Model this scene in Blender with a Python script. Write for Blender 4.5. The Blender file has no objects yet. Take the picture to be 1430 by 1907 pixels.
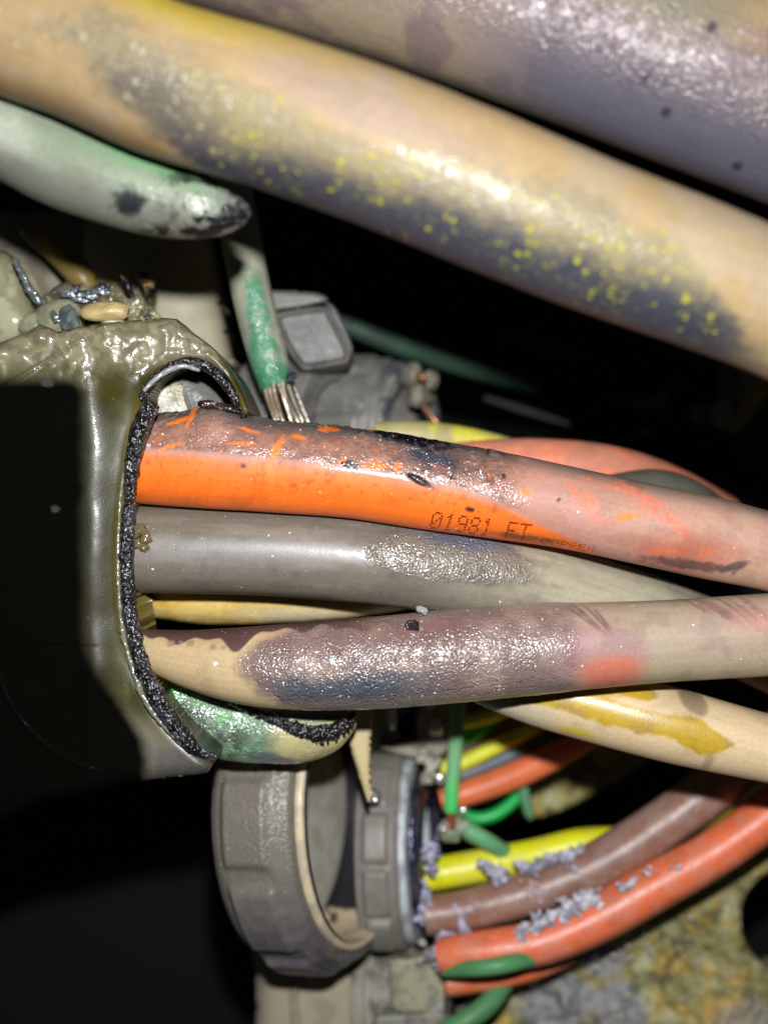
import bpy, math, random
import numpy as np
random.seed(7)
rng = np.random.default_rng(7)
SC = bpy.context.scene
COL = SC.collection

# ------------------------------------------------------------------ camera, world, flash
F = 2200.0                      # focal length in photo pixels (photo 1430 x 1907)
def P(px, py, d):               # photo pixel + distance in mm -> metres
    px = np.asarray(px, float); py = np.asarray(py, float); d = np.asarray(d, float)
    return np.stack([(px-715.0)/F*d, d+0*px, (953.5-py)/F*d], -1)*0.001

cam_d = bpy.data.cameras.new('camera'); cam = bpy.data.objects.new('camera', cam_d); COL.objects.link(cam)
cam.location = (0, 0, 0); cam.rotation_euler = (math.radians(90), 0, 0)
cam_d.sensor_fit = 'VERTICAL'; cam_d.sensor_height = 36; cam_d.lens = F/1907*36
cam_d.clip_start = 0.005; cam_d.clip_end = 10
cam_d.dof.use_dof = True; cam_d.dof.focus_distance = 0.216; cam_d.dof.aperture_fstop = 9.0
SC.camera = cam
w = bpy.data.worlds.new('World'); SC.world = w; w.use_nodes = True
w.node_tree.nodes['Background'].inputs[0].default_value = (0.8, 0.9, 1, 1)
w.node_tree.nodes['Background'].inputs[1].default_value = 0.012
ld = bpy.data.lights.new('phone_flash', 'AREA'); ld.shape = 'DISK'; ld.size = 0.007
ld.energy = 0.92; ld.color = (0.965, 0.98, 1.0)
lo = bpy.data.objects.new('phone_flash', ld); COL.objects.link(lo)
lo.location = (0.002, 0.0, 0.029); lo.rotation_euler = (math.radians(84), 0, 0)
SC.view_settings.view_transform = 'Standard'; SC.view_settings.look = 'None'
SC.view_settings.exposure = 0.0; SC.view_settings.gamma = 1.0
SC.cycles.max_bounces = 8; SC.cycles.transparent_max_bounces = 12
SC.cycles.sample_clamp_indirect = 3.0
SC.cycles.caustics_reflective = False; SC.cycles.caustics_refractive = False

# ------------------------------------------------------------------ numeric helpers
def L(c):                       # sRGB 0..255 -> linear
    c = np.asarray(c, float)/255.0
    return np.where(c <= 0.04045, c/12.92, ((c+0.055)/1.055)**2.4)
def ss(a, b, x):
    t = np.clip((x-a)/(b-a), 0, 1); return t*t*(3-2*t)
def _h(i, j, k, s):
    n = (i*73856093) ^ (j*19349663) ^ (k*83492791) ^ (s*2654435)
    n = (n ^ (n >> 13))*1274126177 & 0x7fffffff
    n = (n ^ (n >> 15)) & 0xffff
    return n/65535.0
def vnoise(p, s=0):
    f = np.floor(p); i = f.astype(np.int64); t = p-f; t = t*t*(3-2*t)
    o = 0
    for a in (0, 1):
        for b in (0, 1):
            for c in (0, 1):
                wgt = (t[:, 0] if a else 1-t[:, 0])*(t[:, 1] if b else 1-t[:, 1])*(t[:, 2] if c else 1-t[:, 2])
                o = o+wgt*_h(i[:, 0]+a, i[:, 1]+b, i[:, 2]+c, s)
    return o
def fbm(p, sc, s=0, o=4):       # p in tenths of mm, feature size sc; result about 0..1
    v = 0; am = 0.5; t = 0
    q = p/sc
    for k in range(o):
        v = v+am*vnoise(q+17.3*k, s+k); t += am; am *= 0.55; q = q*2.03
    return v/t
def mixc(a, b, m):
    return a*(1-m[:, None])+np.asarray(b)*m[:, None]

# ------------------------------------------------------------------ materials
def nodes(name):
    m = bpy.data.materials.new(name); m.use_nodes = True
    nt = m.node_tree; b = nt.nodes['Principled BSDF']
    return m, nt, b
def nd(nt, t, **k):
    n = nt.nodes.new(t)
    for a, v in k.items(): setattr(n, a, v)
    return n
def lk(nt, a, b): nt.links.new(a, b)
def mth(nt, op, a, b=None, clamp=False):
    n = nd(nt, 'ShaderNodeMath', operation=op, use_clamp=clamp)
    for i, v in enumerate((a, b)):
        if v is None: continue
        if isinstance(v, (int, float)): n.inputs[i].default_value = v
        else: lk(nt, v, n.inputs[i])
    return n.outputs[0]
def skin_mat(name, blister=900., fleck=900., grain=5000., spec=0.5, coat=0.0, trans=False, metal=0.0, bd=0.00025, gstr=0.25, crough=0.16):
    """painted-attribute plastic: col = surface colour, col2 = flecks' colour, fx = (blister, roughness, fleck density), thin = see-through"""
    m, nt, b = nodes(name)
    tc = nd(nt, 'ShaderNodeTexCoord').outputs['Object']
    c1 = nd(nt, 'ShaderNodeAttribute', attribute_name='col'); c2 = nd(nt, 'ShaderNodeAttribute', attribute_name='col2')
    fx = nd(nt, 'ShaderNodeAttribute', attribute_name='fx'); sp = nd(nt, 'ShaderNodeSeparateColor'); lk(nt, fx.outputs['Color'], sp.inputs[0])
    # colour mottling
    n1 = nd(nt, 'ShaderNodeTexNoise'); lk(nt, tc, n1.inputs['Vector']); n1.inputs['Scale'].default_value = 1500; n1.inputs['Detail'].default_value = 6; n1.inputs['Roughness'].default_value = 0.65
    mr = nd(nt, 'ShaderNodeMapRange'); lk(nt, n1.outputs['Fac'], mr.inputs[0]); mr.inputs[1].default_value = 0.3; mr.inputs[2].default_value = 0.7; mr.inputs[3].default_value = 0.89; mr.inputs[4].default_value = 1.10
    mul = nd(nt, 'ShaderNodeVectorMath', operation='SCALE'); lk(nt, c1.outputs['Color'], mul.inputs[0]); lk(nt, mr.outputs[0], mul.inputs['Scale'])
    # flecks, two sizes
    wv = nd(nt, 'ShaderNodeTexNoise'); lk(nt, tc, wv.inputs['Vector']); wv.inputs['Scale'].default_value = 2500
    wm = nd(nt, 'ShaderNodeVectorMath', operation='MULTIPLY_ADD'); lk(nt, wv.outputs['Color'], wm.inputs[0]); wm.inputs[1].default_value = (0.0004,)*3; lk(nt, tc, wm.inputs[2])
    masks = []
    for sc, dens in ((fleck, 0.75), (fleck*2.6, 1.0)):
        v = nd(nt, 'ShaderNodeTexVoronoi'); lk(nt, wm.outputs[0], v.inputs['Vector']); v.inputs['Scale'].default_value = sc
        s3 = nd(nt, 'ShaderNodeSeparateColor'); lk(nt, v.outputs['Color'], s3.inputs[0])
        on = mth(nt, 'LESS_THAN', s3.outputs[0], mth(nt, 'MULTIPLY', sp.outputs[2], dens))
        rad = mth(nt, 'MULTIPLY_ADD', s3.outputs[1], 0.28); rad.node.inputs[2].default_value = 0.12
        d = mth(nt, 'SUBTRACT', rad, v.outputs['Distance'])
        d = mth(nt, 'MULTIPLY', d, 14.0, True)
        masks.append(mth(nt, 'MULTIPLY', d, on))
    fm = mth(nt, 'MAXIMUM', masks[0], masks[1])
    mx = nd(nt, 'ShaderNodeMix', data_type='RGBA'); lk(nt, fm, mx.inputs[0]); lk(nt, mul.outputs[0], mx.inputs[6]); lk(nt, c2.outputs['Color'], mx.inputs[7])
    lk(nt, mx.outputs[2], b.inputs['Base Color'])
    # roughness
    n2 = nd(nt, 'ShaderNodeTexNoise'); lk(nt, tc, n2.inputs['Vector']); n2.inputs['Scale'].default_value = 600; n2.inputs['Detail'].default_value = 5
    r = mth(nt, 'MULTIPLY_ADD', n2.outputs['Fac'], 0.24); lk(nt, mth(nt, 'SUBTRACT', sp.outputs[1], 0.12), r.node.inputs[2])
    r = mth(nt, 'MAXIMUM', r, 0.08); lk(nt, r, b.inputs['Roughness'])
    # bump
    vb = nd(nt, 'ShaderNodeTexVoronoi', feature='SMOOTH_F1'); lk(nt, wm.outputs[0], vb.inputs['Vector']); vb.inputs['Scale'].default_value = blister; vb.inputs['Smoothness'].default_value = 0.25
    nb = nd(nt, 'ShaderNodeTexNoise'); lk(nt, tc, nb.inputs['Vector']); nb.inputs['Scale'].default_value = blister*0.6; nb.inputs['Detail'].default_value = 2; nb.inputs['Roughness'].default_value = 0.5
    dq = mth(nt, 'MULTIPLY', vb.outputs['Distance'], vb.outputs['Distance'])
    h = mth(nt, 'SUBTRACT', mth(nt, 'MULTIPLY', nb.outputs['Fac'], 0.8), mth(nt, 'MULTIPLY', dq, 1.3))
    pn = nd(nt, 'ShaderNodeTexNoise'); lk(nt, tc, pn.inputs['Vector']); pn.inputs['Scale'].default_value = blister*0.22; pn.inputs['Detail'].default_value = 3
    pr = nd(nt, 'ShaderNodeMapRange'); lk(nt, pn.outputs['Fac'], pr.inputs[0]); pr.inputs[1].default_value = 0.35; pr.inputs[2].default_value = 0.68; pr.inputs[3].default_value = 0.35; pr.inputs[4].default_value = 1.25
    h = mth(nt, 'MULTIPLY', h, mth(nt, 'MULTIPLY', sp.outputs[0], pr.outputs[0]))
    ng = nd(nt, 'ShaderNodeTexNoise'); lk(nt, tc, ng.inputs['Vector']); ng.inputs['Scale'].default_value = grain; ng.inputs['Detail'].default_value = 3
    g = mth(nt, 'MULTIPLY', ng.outputs['Fac'], gstr*0.35)
    h = mth(nt, 'ADD', h, g); h = mth(nt, 'ADD', h, mth(nt, 'MULTIPLY', fm, 0.35))
    bp = nd(nt, 'ShaderNodeBump'); bp.inputs['Distance'].default_value = bd; bp.inputs['Strength'].default_value = 1.0
    lk(nt, h, bp.inputs['Height']); lk(nt, bp.outputs[0], b.inputs['Normal'])
    b.inputs['Specular IOR Level'].default_value = spec
    b.inputs['Metallic'].default_value = metal
    if coat:
        lk(nt, mth(nt, 'ADD', mth(nt, 'MULTIPLY', sp.outputs[0], coat), 0.1, True), b.inputs['Coat Weight']); b.inputs['Coat Roughness'].default_value = crough; lk(nt, bp.outputs[0], b.inputs['Coat Normal'])
    if trans:
        th = nd(nt, 'ShaderNodeAttribute', attribute_name='thin')
        tr = nd(nt, 'ShaderNodeBsdfTransparent'); tr.inputs[0].default_value = (0.92, 0.93, 0.72, 1)
        gl = mth(nt, 'ADD', th.outputs['Fac'], 1.0, True)   # below zero: matt instead of see-through
        lk(nt, mth(nt, 'MULTIPLY', gl, spec), b.inputs['Specular IOR Level'])
        cw = b.inputs['Coat Weight'].links[0].from_socket; lk(nt, mth(nt, 'MULTIPLY', cw, gl), b.inputs['Coat Weight'])
        ms = nd(nt, 'ShaderNodeMixShader'); lk(nt, mth(nt, 'MAXIMUM', th.outputs['Fac'], 0.0), ms.inputs[0]); lk(nt, b.outputs[0], ms.inputs[1]); lk(nt, tr.outputs[0], ms.inputs[2])
        lk(nt, ms.outputs[0], nt.nodes['Material Output'].inputs[0])
    return m
M = {
 'film':   skin_mat('dusty_cable_film', blister=2100, fleck=1300, coat=1.0, bd=0.00019, spec=0.5, gstr=0.10, crough=0.11),
 'speck':  skin_mat('flecked_cable_film', blister=1500, fleck=900, coat=0.28, bd=0.00022, gstr=0.12, crough=0.14, spec=0.28),
 'black':  skin_mat('matte_black_plastic', blister=900, fleck=1500, spec=0.02, gstr=0.3),
 'far':    skin_mat('cable_insulation', blister=1200, fleck=1500, grain=3000, bd=0.0002),
 'char':   skin_mat('charred_plastic', blister=1300, fleck=2500, coat=1.0, bd=0.0006),
 'shell':  skin_mat('smoky_clear_plastic', blister=700, fleck=1400, trans=True, coat=1.3, bd=0.00026, grain=2500, crough=0.1),
 'mould':  skin_mat('moulded_grey_plastic', blister=1400, fleck=1500, grain=4200, bd=0.0002, gstr=0.5),
 'metal':  skin_mat('dull_metal', blister=900, fleck=1500, metal=0.75, bd=0.0003),
 'mud':    skin_mat('dried_mud', blister=420, fleck=700, grain=2500, bd=0.0009, gstr=0.6, spec=0.5),
}

# ------------------------------------------------------------------ object helpers
def setp(o, label=None, cat=None, group=None, kind=None):
    if label: o['label'] = label
    if cat: o['category'] = cat
    if group: o['group'] = group
    if kind: o['kind'] = kind
    return o
def root(name, px, py, d, label, cat, group=None):
    o = bpy.data.objects.new(name, None); COL.objects.link(o)
    o.location = P(px, py, d); o.empty_display_size = 0.005
    return setp(o, label, cat, group)
def mesh(name, V, Q, mat, col=None, col2=None, fx=None, thin=None, parent=None, smooth=True, tris=None):
    V = np.asarray(V, float)
    n = len(V)
    org = V.mean(0) if parent is None else np.array(parent.location)
    me = bpy.data.meshes.new(name)
    Q = np.asarray(Q, dtype=np.int32).reshape(-1, 4) if len(Q) else np.zeros((0, 4), np.int32)
    T = np.asarray(tris, dtype=np.int32).reshape(-1, 3) if tris is not None and len(tris) else np.zeros((0, 3), np.int32)
    me.vertices.add(n); me.vertices.foreach_set('co', (V-org).astype(np.float32).ravel())
    me.loops.add(Q.size+T.size); me.polygons.add(len(Q)+len(T))
    me.loops.foreach_set('vertex_index', np.concatenate([Q.ravel(), T.ravel()]).astype(np.int32))
    ls = np.concatenate([np.arange(len(Q))*4, Q.size+np.arange(len(T))*3]).astype(np.int32)
    me.polygons.foreach_set('loop_start', ls)
    me.update(calc_edges=True); me.validate()
    if smooth: me.shade_smooth()
    def att(nm, arr, dflt):
        if arr is None: arr = np.tile(dflt, (n, 1))
        arr = np.asarray(arr, float)
        if arr.ndim == 1: arr = np.tile(arr, (n, 1))
        a = me.attributes.new(nm, 'FLOAT_COLOR', 'POINT')
        a.data.foreach_set('color', np.concatenate([np.clip(arr, 0, 1), np.ones((n, 1))], 1).astype(np.float32).ravel())
    att('col', col, (0.3, 0.3, 0.3)); att('col2', col2, (0.5, 0.5, 0.5)); att('fx', fx, (0.1, 0.5, 0.0))
    if thin is not None:
        a = me.attributes.new('thin', 'FLOAT', 'POINT'); a.data.foreach_set('value', np.clip(thin, -1, 1).astype(np.float32))
    me.materials.append(M[mat])
    o = bpy.data.objects.new(name, me); COL.objects.link(o)
    if parent is not None: o.parent = parent
    else: o.location = org
    return o
def crom(K, n):                 # Catmull-Rom through rows of K, n samples evenly by length
    K = np.asarray(K, float)
    K = np.vstack([2*K[0]-K[1], K, 2*K[-1]-K[-2]])
    out = []
    for i in range(1, len(K)-2):
        p0, p1, p2, p3 = K[i-1:i+3]; t = np.linspace(0, 1, 40, endpoint=False)[:, None]
        out.append(0.5*(2*p1+(p2-p0)*t+(2*p0-5*p1+4*p2-p3)*t*t+(3*p1-p0-3*p2+p3)*t**3))
    out = np.vstack(out+[K[-2][None]])
    seg = np.r_[0, np.cumsum(np.linalg.norm(np.diff(out[:, :2], axis=0), axis=1))]
    u = np.linspace(0, seg[-1], n)
    return np.stack([np.interp(u, seg, out[:, k]) for k in range(K.shape[1])], 1), u
class S: pass
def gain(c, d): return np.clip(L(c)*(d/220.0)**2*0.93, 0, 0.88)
def tube(name, pts, mat, paint, disp=None, step=4.0, parent=None, nv=None, cap=True):
    """pts rows: photo x, y, distance mm, radius (photo px). paint(S) -> (col, fx[, col2])"""
    pts = np.asarray(pts, float)
    ln = np.linalg.norm(np.diff(pts[:, :2], axis=0), axis=1).sum()
    n = max(8, int(ln/step)); C, s = crom(pts, n); C[:, 3] = np.maximum(C[:, 3], 1.0)
    nv = nv or int(np.clip(2*math.pi*pts[:, 3].max()/step, 16, 200))
    X, Y, D, R = C.T; W = P(X, Y, D)
    T = np.gradient(W, axis=0); T /= np.linalg.norm(T, axis=1)[:, None]
    Bv = -W/np.linalg.norm(W, axis=1)[:, None]
    Bv = Bv-(Bv*T).sum(1)[:, None]*T; Bv /= np.linalg.norm(Bv, axis=1)[:, None]
    U = np.cross(Bv, T)
    a = np.linspace(-math.pi, math.pi, nv, endpoint=False)
    ca, sa = np.cos(a), np.sin(a)
    nrm = ca[None, :, None]*Bv[:, None, :]+sa[None, :, None]*U[:, None, :]
    rr = (R*D/F*0.001)[:, None]
    q = S(); q.a = np.tile(a, n); q.u = np.sin(q.a); q.s = np.repeat(s, nv); q.len = s[-1]
    Pn = W[:, None, :]+nrm*rr[:, :, None]
    q.p = Pn.reshape(-1, 3)*1e4
    # position on the cable's own face plane, in tenths of mm at its distance
    q.ax = np.repeat(X, nv); q.ay = np.repeat(Y, nv); q.r = np.repeat(R, nv)
    tx = np.gradient(X); ty = np.gradient(Y); l = np.hypot(tx, ty)+1e-9
    nx, ny = ty/l, -tx/l         # image-up normal for right-running cable
    q.X = q.ax+q.u*q.r*np.repeat(nx, nv); q.Y = q.ay+q.u*q.r*np.repeat(ny, nv)
    q.front = np.cos(q.a)
    q.d = np.repeat(D, nv)
    dp = 0.8*(fbm(q.p, 90, 3, 2)-0.5)*np.minimum(q.r/60, 1)
    if disp is not None: dp = dp+disp(q)
    V = q.p/1e4+nrm.reshape(-1, 3)*(dp*np.repeat(D, nv)/F*0.001)[:, None]
    res = paint(q); col, fx = res[0], res[1]; col2 = res[2] if len(res) > 2 else None
    if mat in ('film', 'speck', 'far'):      # handling streaks along the jacket, and grubby patches
        st = fbm(np.stack([q.s*0.05, q.a*q.r, q.a*0+len(name)], 1), 5, 90, 4); gb = fbm(q.p, 45, 91, 4)
        col = col*(0.87+0.24*st)[:, None]*(1-(0.05 if mat == 'speck' else 0.14)*ss(0.52, 0.68, gb))[:, None]
    i = np.arange(n-1)[:, None]*nv; j = np.arange(nv)[None, :]; j2 = (j+1) % nv
    Q = np.stack([i+j, i+j2, i+nv+j2, i+nv+j], -1).reshape(-1, 4)
    tr = []
    if cap:
        V = np.vstack([V, W[0][None], W[-1][None]]); k = n*nv
        tr += [[k, (jj+1) % nv, jj] for jj in range(nv)]
        b0 = (n-1)*nv; tr += [[k+1, b0+jj, b0+(jj+1) % nv] for jj in range(nv)]
        ex = lambda A: None if A is None else (A if np.asarray(A).ndim == 1 else np.vstack([A, A[:1], A[-1:]]))
        col, fx, col2 = ex(col), ex(fx), ex(col2)
    return mesh(name, V, Q, mat, col, col2, fx, None, parent, True, tr)
def blob(q, cx, cy, rx, ry, ang=0, edge=0.25, jag=0.35, sc=14, seed=5):
    c, s_ = math.cos(math.radians(ang)), math.sin(math.radians(ang))
    dx = q.X-cx; dy = q.Y-cy
    e = np.hypot((dx*c+dy*s_)/rx, (-dx*s_+dy*c)/ry)
    e = e+jag*2*(fbm(q.p, sc, seed, 3)-0.5)
    return ss(1+edge, 1-edge, e)*(q.front > -0.1)
def fxs(q, bl, ro, fl=0.0):
    o = np.ones(len(q.a)); return np.stack([o*bl, o*ro, o*fl], 1)
def plain(c, d, rough=0.45, bl=0.15, dirt=None, dm=0.5, fl=0.0, flc=(200, 200, 190)):
    def f(q):
        col = np.tile(gain(c, d), (len(q.a), 1))
        if dirt is not None:
            m = ss(0.42, 0.62, fbm(q.p, 60, 11, 4))*dm
            col = mixc(col, gain(dirt, d), m)
        return col, fxs(q, bl, rough, fl), np.tile(gain(flc, d), (len(q.a), 1))
    return f

def lathe(name, c0, c1, prof, mat, paint, pads=None, na=220, parent=None, sub=1):
    """turned part round the axis c0 -> c1 (photo x, y, distance); prof rows (fraction along, radius mm)"""
    A = P(*c0); Bp = P(*c1); ax = Bp-A; ln = np.linalg.norm(ax); ax = ax/ln
    up = np.array([0, 0, 1.0]); up = up-(up@ax)*ax; up /= np.linalg.norm(up)
    fr = np.cross(up, ax); 
    if fr[1] > 0: fr = -fr      # towards the camera
    pr = np.asarray(prof, float)
    k = [pr[0]]
    for i in range(len(pr)-1):
        m_ = max(1, int(np.hypot((pr[i+1, 0]-pr[i, 0])*ln*1000, pr[i+1, 1]-pr[i, 1])/0.45))
        for j in range(1, m_+1): k.append(pr[i]+(pr[i+1]-pr[i])*j/m_)
    pr = np.array(k); n = len(pr)
    a = np.linspace(-math.pi, math.pi, na, endpoint=False)
    t = np.repeat(pr[:, 0], na); r = np.repeat(pr[:, 1], na)*0.001; aa = np.tile(a, n)
    q = S(); q.a = aa; q.t = t; q.idx = np.repeat(np.arange(n)/(n-1), na); q.r = r*1000
    if pads is not None: r = r+pads(q)*0.001
    V = A+ax*(t*ln)[:, None]+r[:, None]*(np.cos(aa)[:, None]*fr+np.sin(aa)[:, None]*up)
    q.p = V*1e4; q.front = np.cos(aa)
    V = V+(fbm(q.p, 50, 4, 2)-0.5)[:, None]*0.00015*np.array([0, 1, 0])
    res = paint(q)
    i = np.arange(n-1)[:, None]*na; j = np.arange(na)[None, :]; j2 = (j+1) % na
    Q = np.stack([i+j, i+j2, i+na+j2, i+na+j], -1).reshape(-1, 4)
    return mesh(name, V, Q, mat, res[0], res[2] if len(res) > 2 else None, res[1], None, parent)

def sdf(px, py, poly):
    poly = np.asarray(poly, float); a = poly; b = np.roll(poly, -1, 0)
    pts = np.stack([px, py], 1); best = np.full(len(pts), 1e9); near = np.zeros_like(pts); ins = np.zeros(len(pts), bool)
    for p, r in zip(a, b):
        e = r-p; w_ = pts-p; t = np.clip((w_@e)/(e@e+1e-9), 0, 1); c = p+t[:, None]*e
        d = np.hypot(*(pts-c).T); m = d < best; best[m] = d[m]; near[m] = c[m]
        cnd = (p[1] > py) != (r[1] > py)
        with np.errstate(divide='ignore', invalid='ignore'):
            xx = (r[0]-p[0])*(py-p[1])/(r[1]-p[1]+1e-12)+p[0]
        ins ^= cnd & (px < xx)
    return np.where(ins, best, -best), near
def smooth_poly(K, n=160):
    K = np.asarray(K, float); K = np.vstack([K, K[:1]])
    return crom(K, n)[0][:-1]
def slab(name, outline, depth, thick, R, mat, paint, cell=5.0, parent=None, relief=None, holes=(), back=True, curve=True):
    """solid with the given outline, rounded front edge of radius R (px); depth(px,py) -> mm"""
    poly = smooth_poly(outline) if curve else np.asarray(outline, float)
    x0, y0 = poly.min(0)-cell; x1, y1 = poly.max(0)+cell
    gx = np.arange(x0, x1+cell, cell); gy = np.arange(y0, y1+cell, cell)
    GX, GY = np.meshgrid(gx, gy); px, py = GX.ravel().copy(), GY.ravel().copy()
    sd, near = sdf(px, py, poly)
    for hx, hy, hrx, hry in holes:
        dx, dy = px-hx, py-hy; e = np.hypot(dx/hrx, dy/hry)+1e-9; hd = (e-1)*min(hrx, hry)
        m = hd < sd; sd = np.where(m, hd, sd); near[m] = np.stack([hx+dx/e, hy+dy/e], 1)[m]
    W_ = len(gx)
    idx = np.arange(len(px)).reshape(GX.shape)
    q4 = np.stack([idx[:-1, :-1], idx[:-1, 1:], idx[1:, 1:], idx[1:, :-1]], -1).reshape(-1, 4)
    ok = (sd[q4] > -cell*1.5).all(1) & (sd[q4] > 0).sum(1).__ge__(2)
    q4 = q4[ok]
    sn = sd < cell*0.35
    px[sn] = near[sn, 0]; py[sn] = near[sn, 1]; sd = np.where(sn, 0, sd)
    used = np.unique(q4); remap = -np.ones(len(px), int); remap[used] = np.arange(len(used)); q4 = remap[q4]
    px, py, sd = px[used], py[used], sd[used]
    dd = depth(px, py)+np.zeros(len(px))
    mmpx = dd/F
    t = np.clip(sd, 0, R); drop = (R-np.sqrt(np.maximum(R*R-(R-t)**2, 0)))*mmpx
    q = S(); q.X, q.Y, q.sd = px, py, sd; q.p = P(px, py, dd)*1e4; q.a = px; q.front = np.ones(len(px))
    rel = relief(q) if relief is not None else 0
    V = P(px, py, dd+drop-rel)
    res = paint(q); col, fx = res[0], res[1]; col2 = res[2] if len(res) > 2 else None; thin = res[3] if len(res) > 3 else None
    Q = q4[:, ::1]
    # boundary edges
    E = np.concatenate([q4[:, [0, 1]], q4[:, [1, 2]], q4[:, [2, 3]], q4[:, [3, 0]]])
    key = np.sort(E, 1); k1 = key[:, 0]*10**7+key[:, 1]; u, inv, cnt = np.unique(k1, return_inverse=True, return_counts=True)
    bE = E[cnt[inv] == 1]
    n = len(V)
    Vb = P(px, py, dd+np.maximum(drop, 0)+thick) if back else None
    # keep the back the same true outline: push straight back in y
    Vb = V.copy(); Vb[:, 1] = (dd+thick)*0.001+np.maximum(drop, 0)*0.0
    wall = np.stack([bE[:, 1], bE[:, 0], bE[:, 0]+n, bE[:, 1]+n], 1)
    allQ = np.vstack([Q, q4[:, ::-1]+n, wall]); V2 = np.vstack([V, Vb])
    dup = lambda A: None if A is None else (np.r_[A, A] if A.ndim == 1 else np.vstack([A, A]))
    return mesh(name, V2, allQ, mat, dup(col), dup(col2), dup(fx), dup(thin), parent)
def flat(c, d, rough=0.45, bl=0.1, c2=None, sc=40, fl=0.0, flc=(210, 210, 200), lo=0.42, hi=0.62):
    def f(q):
        col = np.tile(gain(c, d), (len(q.p), 1))
        if c2 is not None: col = mixc(col, gain(c2, d), ss(lo, hi, fbm(q.p, sc, 21, 4)))
        return col, np.tile((bl, rough, fl), (len(q.p), 1)), np.tile(gain(flc, d), (len(q.p), 1))
    return f

# unit lump for debris
def ico():
    import bmesh
    bm = bmesh.new(); bmesh.ops.create_icosphere(bm, subdivisions=3, radius=1)
    v = np.array([x.co[:] for x in bm.verts]); f = np.array([[x.index for x in fc.verts] for fc in bm.faces]); bm.free()
    return v, f
IV, IF = ico()
def lumps(name, items, mat, c, d, rough=0.4, bl=0.4, parent=None, c2=None, jag=0.6, stretch=None):
    """items rows: px, py, distance mm, radius px (x), radius px (y)"""
    Vs, Fs = [], []
    for k, it in enumerate(items):
        px, py, dd, rx = it[:4]; ry = it[4] if len(it) > 4 else rx
        nz = fbm(IV*10+k*31.7, 7, 13, 3); v = IV*(1+jag*2*(nz-0.5)*1.15)[:, None]
        mm = dd/F*0.001
        ang = it[5] if len(it) > 5 else 0
        ca, sa = math.cos(ang), math.sin(ang)
        vx = v[:, 0]*rx; vz = v[:, 2]*ry
        W = np.stack([vx*ca-vz*sa, v[:, 1]*min(rx, ry)*0.8, vx*sa+vz*ca], 1)*mm+P(px, py, dd)
        Fs.append(IF+len(IV)*k); Vs.append(W)
    V = np.vstack(Vs); p = V*1e4
    col = np.tile(gain(c, d), (len(V), 1))
    if c2 is not None: col = mixc(col, gain(c2, d), ss(0.4, 0.6, fbm(p, 14, 9, 3)))
    return mesh(name, V, [], mat, col, None, np.array((bl, rough, 0.0)), None, parent, True, np.vstack(Fs))

# ================================================================== setting
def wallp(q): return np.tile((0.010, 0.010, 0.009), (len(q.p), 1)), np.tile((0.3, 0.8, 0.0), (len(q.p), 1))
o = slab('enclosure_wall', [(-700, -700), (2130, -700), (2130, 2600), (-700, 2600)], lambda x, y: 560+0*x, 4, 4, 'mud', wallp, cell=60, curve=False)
setp(o, kind='structure')

# dried mud bank with round hole; gap to mud_wall stands in for cable shadow
def mud_depth(x, y): return 322-0.02*(x-1100)-0.02*(y-1600)
def mud_relief(q):
    base = 7*(fbm(q.p, 150, 31, 3)-0.5)+3.5*(fbm(q.p, 38, 32, 4)-0.5)
    cr = 4.0*ss(0.5, 0.62, fbm(q.p, 60, 33, 4))*mudgrey(q)
    return base+cr
def eb(q, cx, cy, rx, ry, j=0.5, sc=45, seed=8):
    e = np.hypot((q.X-cx)/rx, (q.Y-cy)/ry)+j*2*(fbm(q.p, sc, seed, 4)-0.5)
    return ss(1.2, 0.8, e)
def mudgrey(q):
    return np.clip(eb(q, 1035, 1860, 75, 60)+eb(q, 1150, 1880, 45, 60)+eb(q, 1120, 1790, 50, 28)+0.6*eb(q, 1390, 1895, 60, 30), 0, 1)
def mudp(q):
    n = len(q.p); col = np.tile(L((104, 98, 58)), (n, 1))
    col = mixc(col, L((134, 110, 52)), ss(0.50, 0.68, fbm(q.p, 55, 41, 4)))
    col = mixc(col, L((66, 62, 40)), ss(0.5, 0.68, fbm(q.p, 40, 42, 4))*0.9)
    col = mixc(col, L((130, 130, 100)), ss(0.55, 0.7, fbm(q.p, 70, 43, 4))*0.8)
    col = mixc(col, L((104, 104, 110)), mudgrey(q)*0.8)
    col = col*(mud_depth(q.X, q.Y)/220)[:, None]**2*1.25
    return col, np.stack([np.full(n, 1.0), np.full(n, 0.42), np.full(n, 0.16)], 1), np.tile((0.55, 0.6, 0.55), (n, 1))
o = slab('mud_bank', [(830, 1990), (820, 1860), (900, 1780), (1020, 1690), (1180, 1620), (1300, 1560), (1420, 1480), (1540, 1420), (1560, 1700), (1560, 1990)],
         mud_depth, 12, 16, 'mud', mudp, cell=3.6, relief=mud_relief, holes=[(1478, 1712, 100, 98)])
setp(o, kind='structure')
o = slab('mud_wall', [(840, 1300), (1240, 1290), (1230, 1380), (1185, 1432), (1130, 1462), (1070, 1498), (1000, 1522), (930, 1510), (860, 1480)],
         lambda x, y: 345+0*x, 14, 14, 'mud', mudp, cell=3.6, relief=mud_relief)
setp(o, kind='structure')

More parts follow.
